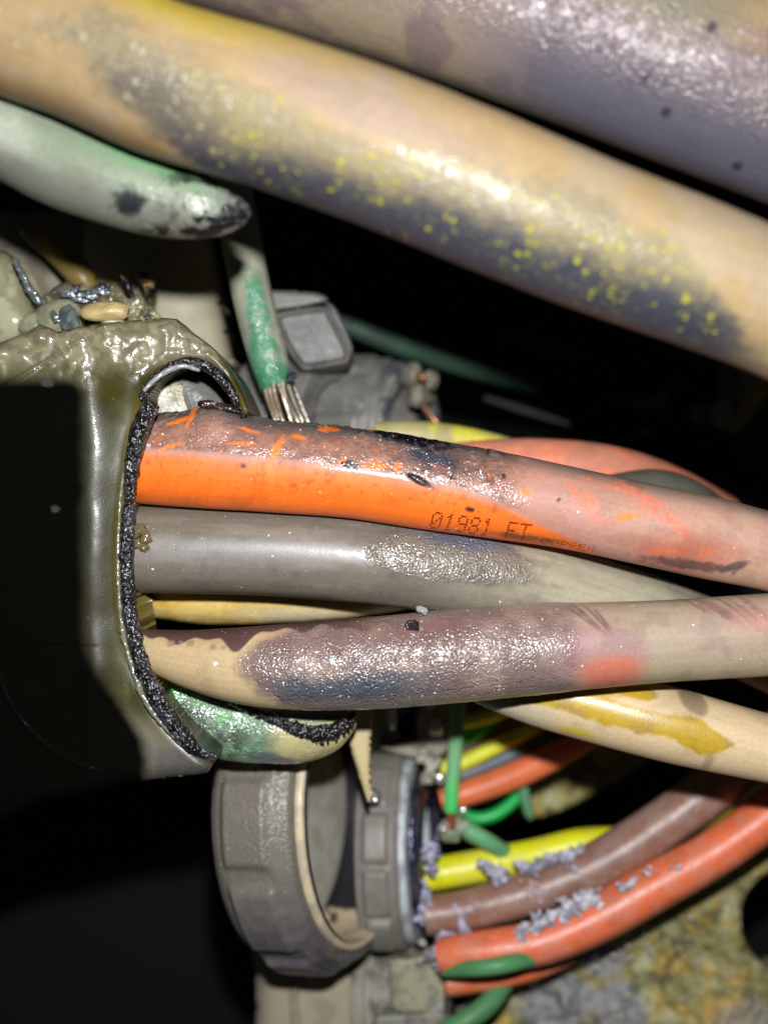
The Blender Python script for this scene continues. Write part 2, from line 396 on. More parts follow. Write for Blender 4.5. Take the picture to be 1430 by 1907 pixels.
# ================================================================== foreground cables
# 1 -- mauve burnt cable, top right
def p1(q):
    d = 166; n = len(q.a); col = np.tile(gain((156, 133, 124), d), (n, 1))
    nb = fbm(q.p, 60, 1, 4)
    col = mixc(col, gain((166, 148, 120), d), ss(0.1, -0.85, q.u)*ss(1100, 700, q.X))
    col = mixc(col, gain((128, 106, 108), d), ss(0.45, 0.6, nb)*0.7)
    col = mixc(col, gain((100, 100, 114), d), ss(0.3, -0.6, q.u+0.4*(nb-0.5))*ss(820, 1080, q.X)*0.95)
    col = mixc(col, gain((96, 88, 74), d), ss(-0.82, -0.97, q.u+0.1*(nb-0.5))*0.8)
    col = mixc(col, gain((228, 178, 118), d), blob(q, 1450, -30, 190, 110, 20, 0.5))
    col = mixc(col, gain((150, 145, 120), d), blob(q, 1150, -60, 260, 70, 20, 0.6))
    for cx, cy in ((1190, 133), (1233, 192), (1367, 290), (1300, 55)):
        col = mixc(col, gain((50, 50, 66), d), blob(q, cx, cy, 9, 9, 0, 0.5))
    bl = 0.25+0.75*ss(0.65, 0.3, np.abs(q.u-0.05+0.3*(nb-0.5)))
    return col, np.stack([bl, 0.34+0.25*ss(0.1, 0.7, np.abs(q.u)), 0.35*ss(0.55, 0.2, np.abs(q.u-0.15))*ss(0.4, 0.6, nb)], 1), np.tile(gain((215, 205, 225), d), (n, 1))  # pale flecks painted in for small bright glints
o = tube('power_cable', [(-20, -275, 192, 168), (180, -224, 190, 171), (378, -170, 188, 174), (750, -68, 185, 179), (1062, 36, 184, 183), (1265, 112, 184, 184), (1496, 200, 184, 184), (1680, 275, 184, 184)], 'speck', p1)
setp(o, 'thick mauve grey blistered cable crossing the top right corner', 'cable', 'thick cables crossing in front')

# 2 -- beige cable with yellow flecks
def p2(q):
    d = 150; n = len(q.a); col = np.tile(gain((212, 180, 130), d), (n, 1))
    nb = fbm(q.p, 70, 1, 4); nb2 = fbm(q.p, 26, 2, 4)
    col = mixc(col, gain((208, 188, 160), d), ss(0.5, 0.65, nb)*0.6)
    col = mixc(col, gain((250, 214, 60), d), ss(0.45, 0.95, q.u)*ss(760, 250, q.X)*0.95)
    col = mixc(col, gain((196, 170, 150), d), blob(q, 700, 215, 210, 42, 22, 0.6, 0.3, 40)*0.8)
    # grey scorched film, drifting from the middle to the underside
    top = np.interp(q.X, [60, 250, 450, 700, 880, 1000, 1250, 1360], [-0.2, 0.55, 0.30, -0.02, 0.25, 0.45, 0.30, -0.6])
    bot = np.interp(q.X, [60, 200, 330, 420, 1600], [-0.1, -0.1, -0.6, -1.4, -1.4])
    uu = q.u+0.5*(nb2-0.5)+0.3*(fbm(q.p, 9, 77, 3)-0.5)
    zone = ss(top+0.2, top-0.24, uu)*ss(bot-0.2, bot+0.2, uu)*ss(60, 210, q.X)*ss(1450, 1290, q.X+60*(nb-0.5))
    col = mixc(col, gain((170, 156, 122), d), zone*0.85)
    dk = zone*ss(-0.06, -0.62, q.u+0.4*(nb2-0.5)+0.25*ss(1000, 500, q.X)-0.1)
    col = mixc(col, gain((82, 82, 94), d), np.clip(dk*1.0, 0, 1))
    col = mixc(col, gain((112, 104, 96), d), blob(q, 330, 190, 110, 42, 25, 0.6, 0.5, 25)*0.8)
    col = mixc(col, gain((160, 120, 66), d), ss(-0.55, -0.9, q.u)*ss(420, 250, q.X)*0.6)
    yband = zone*ss(-0.95, -0.3, q.u)
    fl = np.clip(yband*0.9*ss(330, 480, q.X)+zone*0.2+0.45*blob(q, 230, 130, 190, 60, 22, 0.5, 0.4, 30), 0, 1)*(0.25+1.2*ss(0.4, 0.6, nb2))
    fc = mixc(np.tile(gain((232, 222, 190), d), (n, 1)), gain((226, 220, 40), d), ss(300, 520, q.X))  # pale flecks at left paint in sparkle; yellow ones are its own
    bl = 0.03+0.55*zone+0.7*blob(q, 300, 135, 240, 60, 22, 0.5, 0.4, 30)
    ro = 0.62-0.1*zone+0.05*dk
    # smooth milky ridge line where the film starts
    return col, np.stack([bl, ro, fl], 1), fc
def d2(q):
    y0 = np.interp(q.X, [420, 560, 700, 860, 960], [0.30, 0.12, 0.02, 0.0, 0.0])
    return 2.2*np.exp(-((q.u-y0)/0.018)**2)*ss(400, 480, q.X)*ss(940, 880, q.X)+2.0*(fbm(q.p, 30, 6, 3)-0.5)
o = tube('power_cable', [(-260, -62, 176, 132), (-60, 12, 173, 134), (150, 84, 171, 137), (300, 148, 170, 139), (500, 207, 169, 140), (700, 276, 168, 141), (900, 356, 168, 141), (1100, 438, 169, 138), (1300, 512, 170, 133), (1450, 574, 172, 128), (1640, 668, 176, 122)], 'speck', p2, d2)
setp(o, 'thick tan cable with yellow flecks running from top left to right edge', 'cable', 'thick cables crossing in front')

# 3 -- pale green cut end
def p3(q):
    d = 164; n = len(q.a); col = np.tile(gain((160, 172, 146), d), (n, 1))
    nb = fbm(q.p, 55, 1, 4); nb2 = fbm(q.p, 20, 2, 4)
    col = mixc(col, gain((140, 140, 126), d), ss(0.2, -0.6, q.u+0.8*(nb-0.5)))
    col = mixc(col, gain((205, 210, 190), d), blob(q, 40, 262, 75, 30, 28, 0.7, 0.5, 30)*0.8)
    col = mixc(col, gain((112, 186, 118), d), 0.8*ss(0.25, 0.8, q.u)*ss(140, 270, q.X)*ss(420, 340, q.X))
    col = mixc(col, gain((40, 44, 46), d), blob(q, 258, 380, 34, 24, 10, 0.4, 0.6, 12))
    rim = ss(60, 14, q.len-q.s+18*(nb2-0.5)) 
    col = mixc(col, gain((22, 22, 25), d), np.clip(ss(300, 420, q.X+30*(nb2-0.5)*2)*ss(0.52, 0.60, nb2)*1.2+ss(-0.5, -0.85, q.u+0.5*(nb2-0.5))*ss(230, 300, q.X)*ss(0.4, .55, nb2), 0, 1))
    col = mixc(col, gain((26, 24, 28), d), rim*ss(0.35, 0.5, nb2))
    col = mixc(col, gain((150, 148, 152), d), ss(390, 440, q.X)*ss(0.55, 0.45, nb2)*0.6)
    bl = 0.2+0.8*ss(250, 400, q.X)
    return col, np.stack([bl, np.full(n, 0.5), 0.0*bl], 1)
def d3(q): return 5*(fbm(q.p, 16, 8, 3)-0.5)*ss(300, 420, q.X)
o = tube('cut_cable', [(-240, 105, 188, 84), (-60, 202, 185, 86), (100, 292, 184, 86), (200, 335, 183, 80), (300, 366, 183, 75), (370, 385, 182, 60), (415, 394, 182, 44), (448, 394, 182, 27), (466, 391, 182, 8)], 'speck', p3, d3, step=3.2)
setp(o, 'pale green cable with charred tapered cut end below the tan cable', 'cable')

# ================================================================== main bundle
ORG = [(232, 849, 221, 85), (290, 854, 221, 86), (400, 860, 220, 88), (500, 868, 220, 86), (650, 881, 220, 84), (780, 900, 220, 84), (916, 921, 220, 82), (1053, 945, 219, 77), (1189, 974, 218, 76), (1325, 1003, 218, 77), (1430, 1027, 218, 73), (1600, 1070, 219, 70)]
def p4(q):
    d = 220; n = len(q.a); OR = gain((255, 116, 32), d)
    nb = fbm(q.p, 50, 1, 4); nb2 = fbm(q.p, 16, 2, 4); nb3 = fbm(q.p, 8, 3, 3)
    col = np.tile(OR, (n, 1))
    col = mixc(col, gain((150, 60, 20), d), ss(0.62, 0.70, nb3)*ss(-0.7, -0.3, q.u)*0.55)
    top = np.interp(q.X, [200, 500, 700, 850, 930, 1010, 1080, 1150], [0.02, 0.02, -0.05, -0.12, -0.30, -0.62, -0.85, -1.3])
    uu = q.u+0.05*(nb-0.5)
    film = ss(top-0.04, top+0.10, uu)
    milky = ss(top-0.04, top+0.16, uu)
    mc = mixc(np.tile(gain((170, 132, 118), d), (n, 1)), gain((182, 158, 134), d), ss(1050, 1400, q.X))
    mc = mixc(mc, gain((178, 142, 132), d), ss(0.45, 0.6, nb)*0.5)
    col = mixc(col, mc, milky*0.88)
    grime = ss(top+0.14, top+0.22, uu)*ss(990, 930, q.X+80*(nb2-0.5))
    gc = mixc(np.tile(gain((164, 116, 98), d), (n, 1)), gain((128, 96, 86), d), ss(0.4, 0.6, nb2))
    gc = mixc(gc, gain((204, 112, 72), d), ss(0.55, 0.72, nb2)*0.6)
    gc = mixc(gc, gain((98, 88, 84), d), ss(0.55, 0.95, q.u+0.2*(nb-0.5)))
    col = mixc(col, gc, grime)
    col = mixc(col, gain((112, 98, 92), d), ss(0.6, 0.95, q.u+0.1*(nb-0.5))*ss(920, 1020, q.X)*0.7)
    # bright orange scrapes through the film
    for (cx, cy, rx, ry, an) in ((521, 842, 26, 8, -62), (374, 778, 22, 6, -75), (350, 790, 18, 5, -10), (513, 885, 6, 14, 0), (1155, 960, 22, 6, -8), (976, 918, 11, 6, 8), (1215, 1024, 16, 5, 3), (1246, 1021, 15, 4, 0), (1293, 1025, 9, 5, -20), (700, 868, 24, 6, 5), (741, 872, 10, 5, -80), (640, 860, 8, 5, 0), (470, 805, 16, 3, 10), (455, 828, 20, 3, 0), (615, 800, 16, 6, 0), (815, 870, 14, 6, 20), (345, 833, 20, 3, -15), (560, 815, 10, 4, 15), (690, 800, 14, 5, 15)):
        col = mixc(col, gain((255, 128, 44), d), blob(q, cx, cy, rx*1.1, ry*0.9, an, 0.3, 0.75, 7))
    for (cx, cy, rx, ry, an) in ((1075, 935, 34, 10, 55), (1098, 940, 34, 9, 62), (1205, 945, 75, 13, 38), (1250, 985, 24, 6, 60), (1130, 905, 50, 4, 18), (1190, 922, 40, 4, 30)):
        st = ss(0.4, 0.62, fbm(q.p*np.array([1, 1, 1])+np.stack([q.X*0, q.X*0, q.X*0.7], 1), 7, 14, 2))
        col = mixc(col, gain((236, 120, 86), d), blob(q, cx, cy, rx, ry, an, 0.5, 0.5, 10)*(0.15+0.7*st))
    col = mixc(col, gain((182, 92, 70), d), blob(q, 1265, 1025, 85, 34, 5, 0.6, 0.3, 20)*0.7)
    col = mixc(col, gain((96, 70, 66), d), blob(q, 1270, 1048, 80, 9, 8, 0.4, 0.6, 10)*0.9)
    col = mixc(col, gain((92, 78, 76), d), blob(q, 1350, 1050, 24, 8, -20, 0.4, 0.3, 10)*0.9)
    ch = np.clip(blob(q, 785, 840, 50, 34, 30, 0.8, 0.5, 22)*0.75+blob(q, 815, 860, 55, 18, 20, 0.9, 0.6, 22)*0.5, 0, 1)
    col = mixc(col, gain((62, 62, 72), d), ch)
    ck = blob(q, 752, 808, 85, 19, 14, 0.3, 0.7, 12); ch = np.maximum(ch*0.5, ck)
    col = mixc(col, gain((18, 18, 22), d), ck)
    ch2 = np.clip(blob(q, 776, 893, 26, 7, 32, 0.3, 0.6, 8)+blob(q, 655, 866, 17, 6, 10, 0.3, 0.9, 7)+blob(q, 415, 750, 60, 10, 8, 0.4, 0.4, 12), 0, 1)
    col = mixc(col, gain((20, 18, 20), d), ch2)
    for (cx, cy, rx, ry) in ((463, 868, 6, 5), (870, 947, 8, 5), (930, 928, 4, 3), (835, 890, 9, 3), (905, 845, 4, 5), (934, 888, 4, 5), (1035, 930, 4, 4)):
        col = mixc(col, gain((70, 34, 30), d), blob(q, cx, cy, rx, ry, 0, 0.4, 0.6, 5))
    edge = blob(q, 980, 1000, 60, 6, 8, 0.6, 0.6, 8)
    col = mixc(col, gain((90, 60, 30), d), edge*0.8)
    bl = 0.03+grime*0.45+ch*0.6
    ro = 0.55+0.06*film-0.2*grime-0.08*ch
    fl = grime*0.10+0.01
    fc = mixc(np.tile(gain((235, 170, 130), d), (n, 1)), gain((235, 225, 215), d), ss(0.45, 0.55, nb2))
    return col, np.stack([bl, ro, fl], 1), fc
def d4(q):
    g = ss(0.12, 0.25, q.u)*ss(1000, 900, q.X)
    b = 20*np.exp(-((q.X-408)/48)**2)*ss(0.35, 0.98, q.u)
    r_ = np.abs(fbm(q.p, 26, 50, 3)-0.5)
    hole = -4*blob(q, 776, 893, 22, 5, 32, 0.3, 0.5, 8)
    ch = blob(q, 752, 815, 80, 30, 15, 0.4, 0.3, 14)*5*(fbm(q.p, 9, 52, 3)-0.3)
    return g*(4*(fbm(q.p, 44, 51, 3)-0.5)+3.5*ss(0.08, 0.0, r_)*ss(0.52, 0.62, fbm(q.p, 60, 55, 2))+1.2*(fbm(q.p, 12, 53, 2)-0.5))+b+hole+ch
oc = tube('orange_cable', ORG, 'film', p4, d4, step=2.6)
setp(oc, 'orange insulated cable, scorched along its top with printed footage mark', 'cable', 'cables fanning out of the connector')

# dot matrix print on the orange cable
GL = {'0': ["01110", "10001", "10011", "10101", "11001", "10001", "01110"], '1': ["00100", "01100", "00100", "00100", "00100", "00100", "01110"],
      '9': ["01110", "10001", "10001", "01111", "00001", "00001", "01110"], '8': ["01110", "10001", "10001", "01110", "10001", "10001", "01110"],
      'F': ["11111", "10000", "10000", "11110", "10000", "10000", "10000"], 'T': ["11111", "00100", "00100", "00100", "00100", "00100", "00100"],
      'C': ["01110", "10001", "10000", "10000", "10000", "10001", "01110"], 'O': ["01110", "10001", "10001", "10001", "10001", "10001", "01110"],
      'P': ["11110", "10001", "10001", "11110", "10000", "10000", "10000"], 'E': ["11111", "10000", "10000", "11110", "10000", "10000", "11111"],
      'R': ["11110", "10001", "10001", "11110", "10100", "10010", "10001"], ' ': ["00000"]*7}
def on_cable(K, px, py, lift):
    C, s = crom(K, 900); i = np.argmin(np.hypot(C[:, 0]-px, C[:, 1]-py)); i = min(max(i, 1), len(C)-2)
    W = P(*C[i-1:i+2, :3].T); T = W[2]-W[0]; T /= np.linalg.norm(T); c = W[1]
    B_ = -c/np.linalg.norm(c); B_ = B_-(B_@T)*T; B_ /= np.linalg.norm(B_); U = np.cross(B_, T)
    off = np.hypot(px-C[i, 0], py-C[i, 1])*(1 if py < C[i, 1] else -1)/C[i, 3]; off = max(min(off, 0.985), -0.985)
    nrm = math.sqrt(1-off*off)*B_+off*U; r = (C[i, 3]+lift)*C[i, 2]/F*0.001
    return c+nrm*r, nrm, T
def dots(name, text, x0, y0, slope, cw, hh, r, keep, parent, K, tone, drift=0):
    V, T3 = [], []
    for ci, chh in enumerate(text):
        for row in range(7):
            for c_ in range(5):
                if GL[chh][row][c_] != '1': continue
                for sub in ((0, 0), (0.3, 0.35)):
                    if random.random() > keep-drift*ci: continue
                    px = x0+ci*cw+(c_+sub[0])*cw*0.165+(6-row)*hh*0.04+random.uniform(-.3, .3)
                    py = y0+slope*(px-x0)-(6-row+sub[1])*hh/6+random.uniform(-.3, .3)
                    p, nrm, T = on_cable(K, px, py, 0.75); Bt = np.cross(nrm, T); rr = r*1e-4
                    k = len(V); V.append(p+nrm*1e-5)
                    for a in range(6): V.append(p+rr*(math.cos(a*math.pi/3)*T+math.sin(a*math.pi/3)*Bt))
                    for a in range(6): T3.append([k, k+1+a, k+1+(a+1) % 6])
    c = np.array(P(ORG[5][0], ORG[5][1], 220)); 
    return mesh(name, V, [], 'film', L(tone), None, np.array((0.0, 0.5, 0.0)), None, parent, True, T3)
dots('printed_mark', "01981 FT", 798, 981, 0.132, 23.5, 29, 1.75, 0.96, oc, ORG, (104, 22, 10))
dots('printed_mark', "COPPER", 1006, 1010, 0.17, 17, 11, 1.25, 0.8, oc, ORG, (110, 56, 36), 0.1)

# 5 -- grey cable
def p5(q):
    d = 228; n = len(q.a); nb = fbm(q.p, 60, 1, 4); nb2 = fbm(q.p, 20, 2, 4)
    lf = ss(740, 1060, q.X)
    col = mixc(np.tile(gain((112, 104, 92), d), (n, 1)), gain((168, 160, 136), d), lf)
    st = fbm(np.stack([q.X*0.12, q.a*60, q.a*0+3], 1), 14, 9, 4)
    col = mixc(col, gain((128, 120, 108), d), ss(0.45, 0.65, st)*0.7)
    col = mixc(col, gain((138, 136, 134), d), blob(q, 470, 1030, 240, 24, 1, 0.8, 0.5, 20)*0.5)
    pc = blob(q, 830, 1038, 145, 46, 6, 0.12, 0.25, 22)
    col = mixc(col, gain((118, 108, 96), d), pc*0.9)
    col = mixc(col, gain((92, 92, 110), d), blob(q, 850, 1005, 75, 20, 8, 0.6, 0.5, 20)*0.8)
    col = mixc(col, gain((176, 166, 140), d), blob(q, 1120, 1070, 120, 36, 6, 0.7, 0.4, 40)*0.6)
    bl = 0.10+0.9*pc
    return col, np.stack([bl*np.where(pc > 0.1, 1, 0.4), 0.40+0.12*lf-0.06*pc, np.full(n, 0.015)], 1), np.tile(gain((215, 210, 195), d), (n, 1))
GREY = [(226, 1021, 227, 82), (290, 1022, 227, 82), (500, 1026, 227, 83), (700, 1042, 227, 84), (850, 1062, 228, 84), (1000, 1090, 231, 82), (1200, 1149, 238, 80), (1320, 1182, 243, 68), (1450, 1190, 247, 56)]
o = tube('grey_cable', GREY, 'film', p5, lambda q: 1.6*blob(q, 830, 1038, 145, 46, 6, 0.12, 0.25, 22), step=3)
setp(o, 'smooth dark grey cable directly beneath the orange cable', 'cable', 'cables fanning out of the connector')

# 6 -- yellow stained cable between grey and brown
def p6(q):
    d = 246; n = len(q.a); nb = fbm(q.p, 40, 1, 4)
    col = np.tile(gain((214, 184, 108), d), (n, 1))
    col = mixc(col, gain((206, 160, 50), d), ss(0.47, 0.6, nb)*0.8)
    col = mixc(col, gain((215, 202, 170), d), blob(q, 560, 1145, 90, 16, 0, 0.7, 0.4, 20)*0.8)
    return col, np.stack([np.full(n, 0.25), np.full(n, 0.25), np.full(n, 0.04)], 1), np.tile(gain((240, 232, 190), d), (n, 1))
o = tube('yellow_cable', [(226, 1079, 246, 68), (290, 1081, 246, 69), (400, 1092, 246, 71), (560, 1090, 246, 68), (700, 1078, 247, 66), (860, 1052, 250, 64)], 'film', p6, lambda q: 2*(fbm(q.p, 40, 6, 3)-0.5), step=3.5)
setp(o, 'sliver of yellow stained cable between the grey and the blistered brown cables', 'cable', 'cables fanning out of the connector')

# 7 -- brown blistered cable
BRN = [(236, 1196, 223, 26), (262, 1204, 223, 33), (350, 1226, 221, 53), (450, 1239, 219, 71), (550, 1241, 218, 80), (700, 1234, 218, 85), (850, 1221, 218, 86), (1000, 1208, 218, 84), (1100, 1202, 218, 80), (1250, 1193, 218, 76), (1430, 1182, 218, 77), (1620, 1172, 218, 77)]
def p7(q):
    d = 218; n = len(q.a); nb = fbm(q.p, 60, 1, 4); nb2 = fbm(q.p, 18, 2, 4)
    col = mixc(np.tile(gain((198, 172, 130), d), (n, 1)), gain((172, 150, 130), d), ss(900, 1150, q.X))
    yy = q.Y-1238
    burn = ss(445, 490, q.X-np.where(yy < 0, 0.019, 0.012)*yy*yy-30*(nb2-0.5))*ss(1085, 1050, q.X-8*(nb2-0.5))
    bc = mixc(np.tile(gain((150, 128, 118), d), (n, 1)), gain((128, 106, 100), d), ss(0.4, 0.6, nb))
    bc = mixc(bc, gain((84, 84, 92), d), ss(-0.05, -0.4, q.u+0.5*(nb2-0.5))*ss(480, 560, q.X)*ss(900, 700, q.X))
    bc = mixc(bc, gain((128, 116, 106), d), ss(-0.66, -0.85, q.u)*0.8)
    bc = mixc(bc, gain((122, 92, 88), d), blob(q, 780, 1180, 80, 26, 0, 0.7, 0.4, 20)*0.7)
    col = mixc(col, bc, burn)
    # maroon bare strip with a wavy edge, left
    wv = 1196+5*np.sin(q.X/17)+4*np.sin(q.X/9+1)+14*ss(420, 455, q.X)*ss(500, 460, q.X)-10*ss(300, 270, q.X)
    col = mixc(col, gain((92, 66, 62), d), ss(2, -2, q.Y-wv+8*ss(430, 560, q.X)*3)*ss(240, 260, q.X)*ss(760, 640, q.X))
    for cx, cy, r_ in ((333, 1203, 8), (371, 1201, 8), (415, 1208, 7), (434, 1208, 5), (352, 1200, 4)):
        col = mixc(col, gain((150, 132, 100), d), blob(q, cx, cy, r_, r_*0.8, 0, 0.4, 0.2, 8)*0.8)
    col = mixc(col, gain((165, 118, 122), d), blob(q, 1110, 1215, 75, 50, 0, 0.5, 0.2, 30)*0.7)
    col = mixc(col, gain((205, 118, 92), d), blob(q, 1130, 1252, 62, 30, -4, 0.4, 0.15, 30)*0.9)
    col = mixc(col, gain((172, 154, 132), d), ss(1192, 1204, q.X+4*(nb2-0.5)+22*(q.u+0.5)**2)*ss(1300, 1200, q.X))
    for k, (dx, rl) in enumerate(((0, 26), (13, 34), (30, 30), (40, 18))):
        col = mixc(col, gain((108, 78, 74), d), blob(q, 1072+dx, 1150+k*2, rl, 3.0+0.8*(k % 2), 42+5*k, 0.7, 0.5, 12)*0.75)
    for k, (dx, rl) in enumerate(((0, 30), (22, 44), (40, 36), (66, 46), (84, 30), (110, 40))):
        col = mixc(col, gain((140, 94, 90), d), blob(q, 1290+dx, 1132+k*3, rl, 4.0+(k % 3), 34+3*k, 0.7, 0.5, 12)*0.7)
    col = mixc(col, gain((196, 140, 126), d), blob(q, 1410, 1160, 60, 22, 0, 0.7, 0.4, 20)*0.6)
    col = mixc(col, gain((180, 164, 132), d), ss(-0.25, -0.7, q.u+0.2*(nb-0.5))*ss(1150, 1220, q.X)*0.7)
    bl = 0.04+0.96*burn*(0.35+0.65*ss(1080, 900, q.X)); ro = 0.5-0.16*burn
    return col, np.stack([bl, ro, 0.03+0.05*burn], 1), np.tile(gain((225, 215, 205), d), (n, 1))
def d7(q):
    yy = q.Y-1238
    burn = ss(450, 500, q.X-np.where(yy < 0, 0.019, 0.012)*yy*yy)*ss(1085, 1035, q.X)
    return burn*(0.8+1.6*(fbm(q.p, 14, 60, 3)-0.5))
o = tube('brown_cable', BRN, 'film', p7, d7, step=2.8)
setp(o, 'brown blistered cable running right with an orange patch on its underside', 'cable', 'cables fanning out of the connector')

# 8 -- green melted cable below
def p8(q):
    d = 236; n = len(q.a); nb = fbm(q.p, 40, 1, 4); nb2 = fbm(q.p, 14, 2, 4)
    col = np.tile(gain((112, 132, 108), d), (n, 1))
    col = mixc(col, gain((84, 160, 84), d), blob(q, 305, 1285, 45, 40, 40, 0.6, 0.5, 25))
    vein = ss(0.035, 0.0, np.abs(fbm(q.p, 26, 71, 3)-0.5))*ss(520, 470, q.X)
    col = mixc(col, gain((120, 205, 130), d), vein*0.9)
    col = mixc(col, gain((62, 70, 62), d), ss(0.5, 0.62, nb)*ss(500, 440, q.X)*0.8)
    col = mixc(col, gain((176, 166, 120), d), ss(490, 540, q.X+30*(nb-0.5))*ss(0.35, 0.1, q.u))
    col = mixc(col, gain((90, 100, 92), d), ss(0.15, 0.5, q.u)*ss(540, 580, q.X))
    col = mixc(col, gain((88, 92, 110), d), blob(q, 515, 1412, 40, 10, 12, 0.5)*0.8)
    col = mixc(col, gain((28, 27, 32), d), ss(0.42, 0.7, q.u+0.5*(nb2-0.5))*ss(350, 400, q.X)*ss(560, 500, q.X))
    bl = 0.4+0.5*ss(520, 470, q.X)
    return col, np.stack([bl, np.full(n, 0.26), 0.06*ss(520, 480, q.X)], 1), np.tile(gain((170, 225, 180), d), (n, 1))
GRN = [(225, 1240, 236, 58), (262, 1262, 236, 63), (330, 1303, 236, 70), (420, 1340, 236, 72), (500, 1352, 236, 68), (560, 1358, 236, 62), (610, 1354, 236, 48), (645, 1342, 236, 26), (660, 1332, 236, 8)]
g8 = root('green_cable', 420, 1340, 236, 'green melted cable with blackened split end below the brown cable', 'cable', 'cables fanning out of the connector')
tube('insulation', GRN, 'film', p8, lambda q: 3.5*(fbm(q.p, 24, 8, 3)-0.5), step=3, parent=g8)
def pch(tone=(20, 19, 20), tone2=(52, 52, 56), d=220, th=0.58):
    def f(q):
        n = len(q.a); col = np.tile(L(tone), (n, 1)); col = mixc(col, L(tone2), ss(th, th+0.12, fbm(q.p, 12, 4, 3)))
        return col, fxs(q, 0.9, 0.3, 0.02), np.tile(L((190, 190, 200)), (n, 1))
    return f
jag = lambda amp, sc=9: (lambda q: amp*(fbm(q.p, sc, 61, 4)-0.42)*2)
tube('charred_edge', [(400, 1287, 229, 7), (460, 1318, 229, 9), (520, 1345, 229.5, 11), (575, 1364, 230, 13), (615, 1362, 230, 13), (645, 1345, 230.5, 10), (660, 1326, 231, 6)], 'char', pch(), jag(7), step=2, parent=g8)
# serrated burnt teeth under the edge
for k in range(26):
    t = k/25; x = 470+t*185; y = np.interp(x, [470, 540, 600, 640, 660], [1328, 1362, 1378, 1364, 1345])
    tube('burnt_tooth', [(x-2, y-8, 229, 4.5), (x+random.uniform(-2, 3), y+random.uniform(4, 11), 229.2, 1.5)], 'char', pch(), jag(2, 6), step=2, parent=g8, nv=8)

# 9 -- beige cable with yellow stain
def p9(q):
    d = 230; n = len(q.a); nb = fbm(q.p, 60, 1, 4); nb2 = fbm(q.p, 20, 2, 4)
    col = np.tile(gain((208, 182, 142), d), (n, 1))
    col = mixc(col, gain((190, 178, 152), d), ss(1100, 950, q.X+100*(nb-0.5))*0.8)
    cy = np.interp(q.X, [930, 1050, 1150, 1250, 1330, 1380], [1292, 1300, 1325, 1352, 1380, 1395])
    up = np.interp(q.X, [930, 1000, 1060, 1120, 1180, 1230, 1290, 1350], [6, 20, 42, 34, 26, 18, 30, 6])
    dn = np.interp(q.X, [930, 1000, 1060, 1120, 1180, 1230, 1290, 1310, 1350], [4, 14, 24, 28, 28, 22, 36, 26, 2])
    dy = q.Y-cy+16*(nb2-0.5)
    st = ss(-up-4, -up+4, dy)*ss(dn+4, dn-4, dy)*ss(925, 960, q.X)*ss(1358, 1350, q.X+8*(nb2-0.5))
    sc_ = mixc(np.tile(gain((184, 150, 40), d), (n, 1)), gain((168, 138, 70), d), ss(0.45, 0.6, nb))
    st = np.clip(st+blob(q, 1185, 1292, 40, 13, 8, 0.15, 0.2, 20), 0, 1)
    st = st*(1-blob(q, 1190, 1312, 56, 8, 14, 0.3, 0.2, 14))
    col = mixc(col, sc_, st)
    col = mixc(col, gain((128, 108, 84), d), blob(q, 1285, 1305, 32, 20, 50, 0.25, 0.3, 20)*0.8)
    col = mixc(col, gain((206, 180, 84), d), blob(q, 1070, 1360, 34, 8, 12, 0.3, 0.3, 12))
    col = mixc(col, gain((140, 118, 92), d), blob(q, 1308, 1415, 8, 18, 15, 0.6, 0.3, 12)*0.6)
    return col, np.stack([0.03+0.04*st, 0.5-0.12*st, 0.02+0*st], 1), np.tile(gain((240, 225, 170), d), (n, 1))
o = tube('beige_cable', [(760, 1180, 240, 62), (900, 1245, 237, 64), (1000, 1283, 235, 67), (1100, 1310, 233, 70), (1250, 1350, 230, 70), (1430, 1394, 228, 63), (1620, 1436, 228, 60)], 'film', p9, None, step=3)
setp(o, 'pale beige cable with yellow stain passing under the brown cable, right side', 'cable', 'cables fanning out of the connector')
o = tube('beige_cable', [(1300, 1195, 262, 34), (1400, 1240, 262, 34), (1480, 1280, 262, 34), (1600, 1350, 262, 34)], 'far', plain((190, 170, 135), 262, 0.5), step=4)
setp(o, 'short sliver of beige cable at the right edge, behind the brown cable', 'cable', 'cables fanning out of the connector')

# ================================================================== connector with smoky clear cover
con = root('wire_connector', 60, 1050, 225, 'black connector block in melted smoky clear plastic cover, left edge', 'wire connector')
def bp_(q):
    n = len(q.p); col = np.tile((0.0016, 0.0015, 0.0012), (n, 1))
    wh = np.clip(ss(1.2, 0.8, np.hypot((q.X-88)/11, (q.Y-712)/7)+1.0*(fbm(q.p, 8, 3, 3)-0.5))+ss(1.2, 0.8, np.hypot((q.X-104)/8, (q.Y-948)/7)+1.0*(fbm(q.p, 8, 4, 3)-0.5)), 0, 1)
    col = mixc(col, (0.03, 0.03, 0.025), wh)
    return col, np.tile((0.15, 0.55, 0.0), (n, 1))
def brel(q):
    r1 = 0.5*ss(4, 0, np.abs(q.Y-1205))
    e = np.hypot(q.X-250, (q.Y-1180))
    return -0.6*ss(5, 0, np.abs(q.Y-1205))*(q.X < 170)+0.5*ss(6, 0, np.abs(e-265))*(q.Y > 1250)
slab('inner_block', [(-160, 722), (228, 722), (222, 900), (218, 1060), (226, 1200), (244, 1300), (262, 1360), (262, 1420), (-160, 1440)], lambda x, y: 213.5+0*x, 28, 12, 'black', lambda q: (np.tile((0.0015, 0.0015, 0.001), (len(q.p), 1)), np.tile((0.2, 0.5, 0), (len(q.p), 1))), cell=9, parent=con, curve=False)
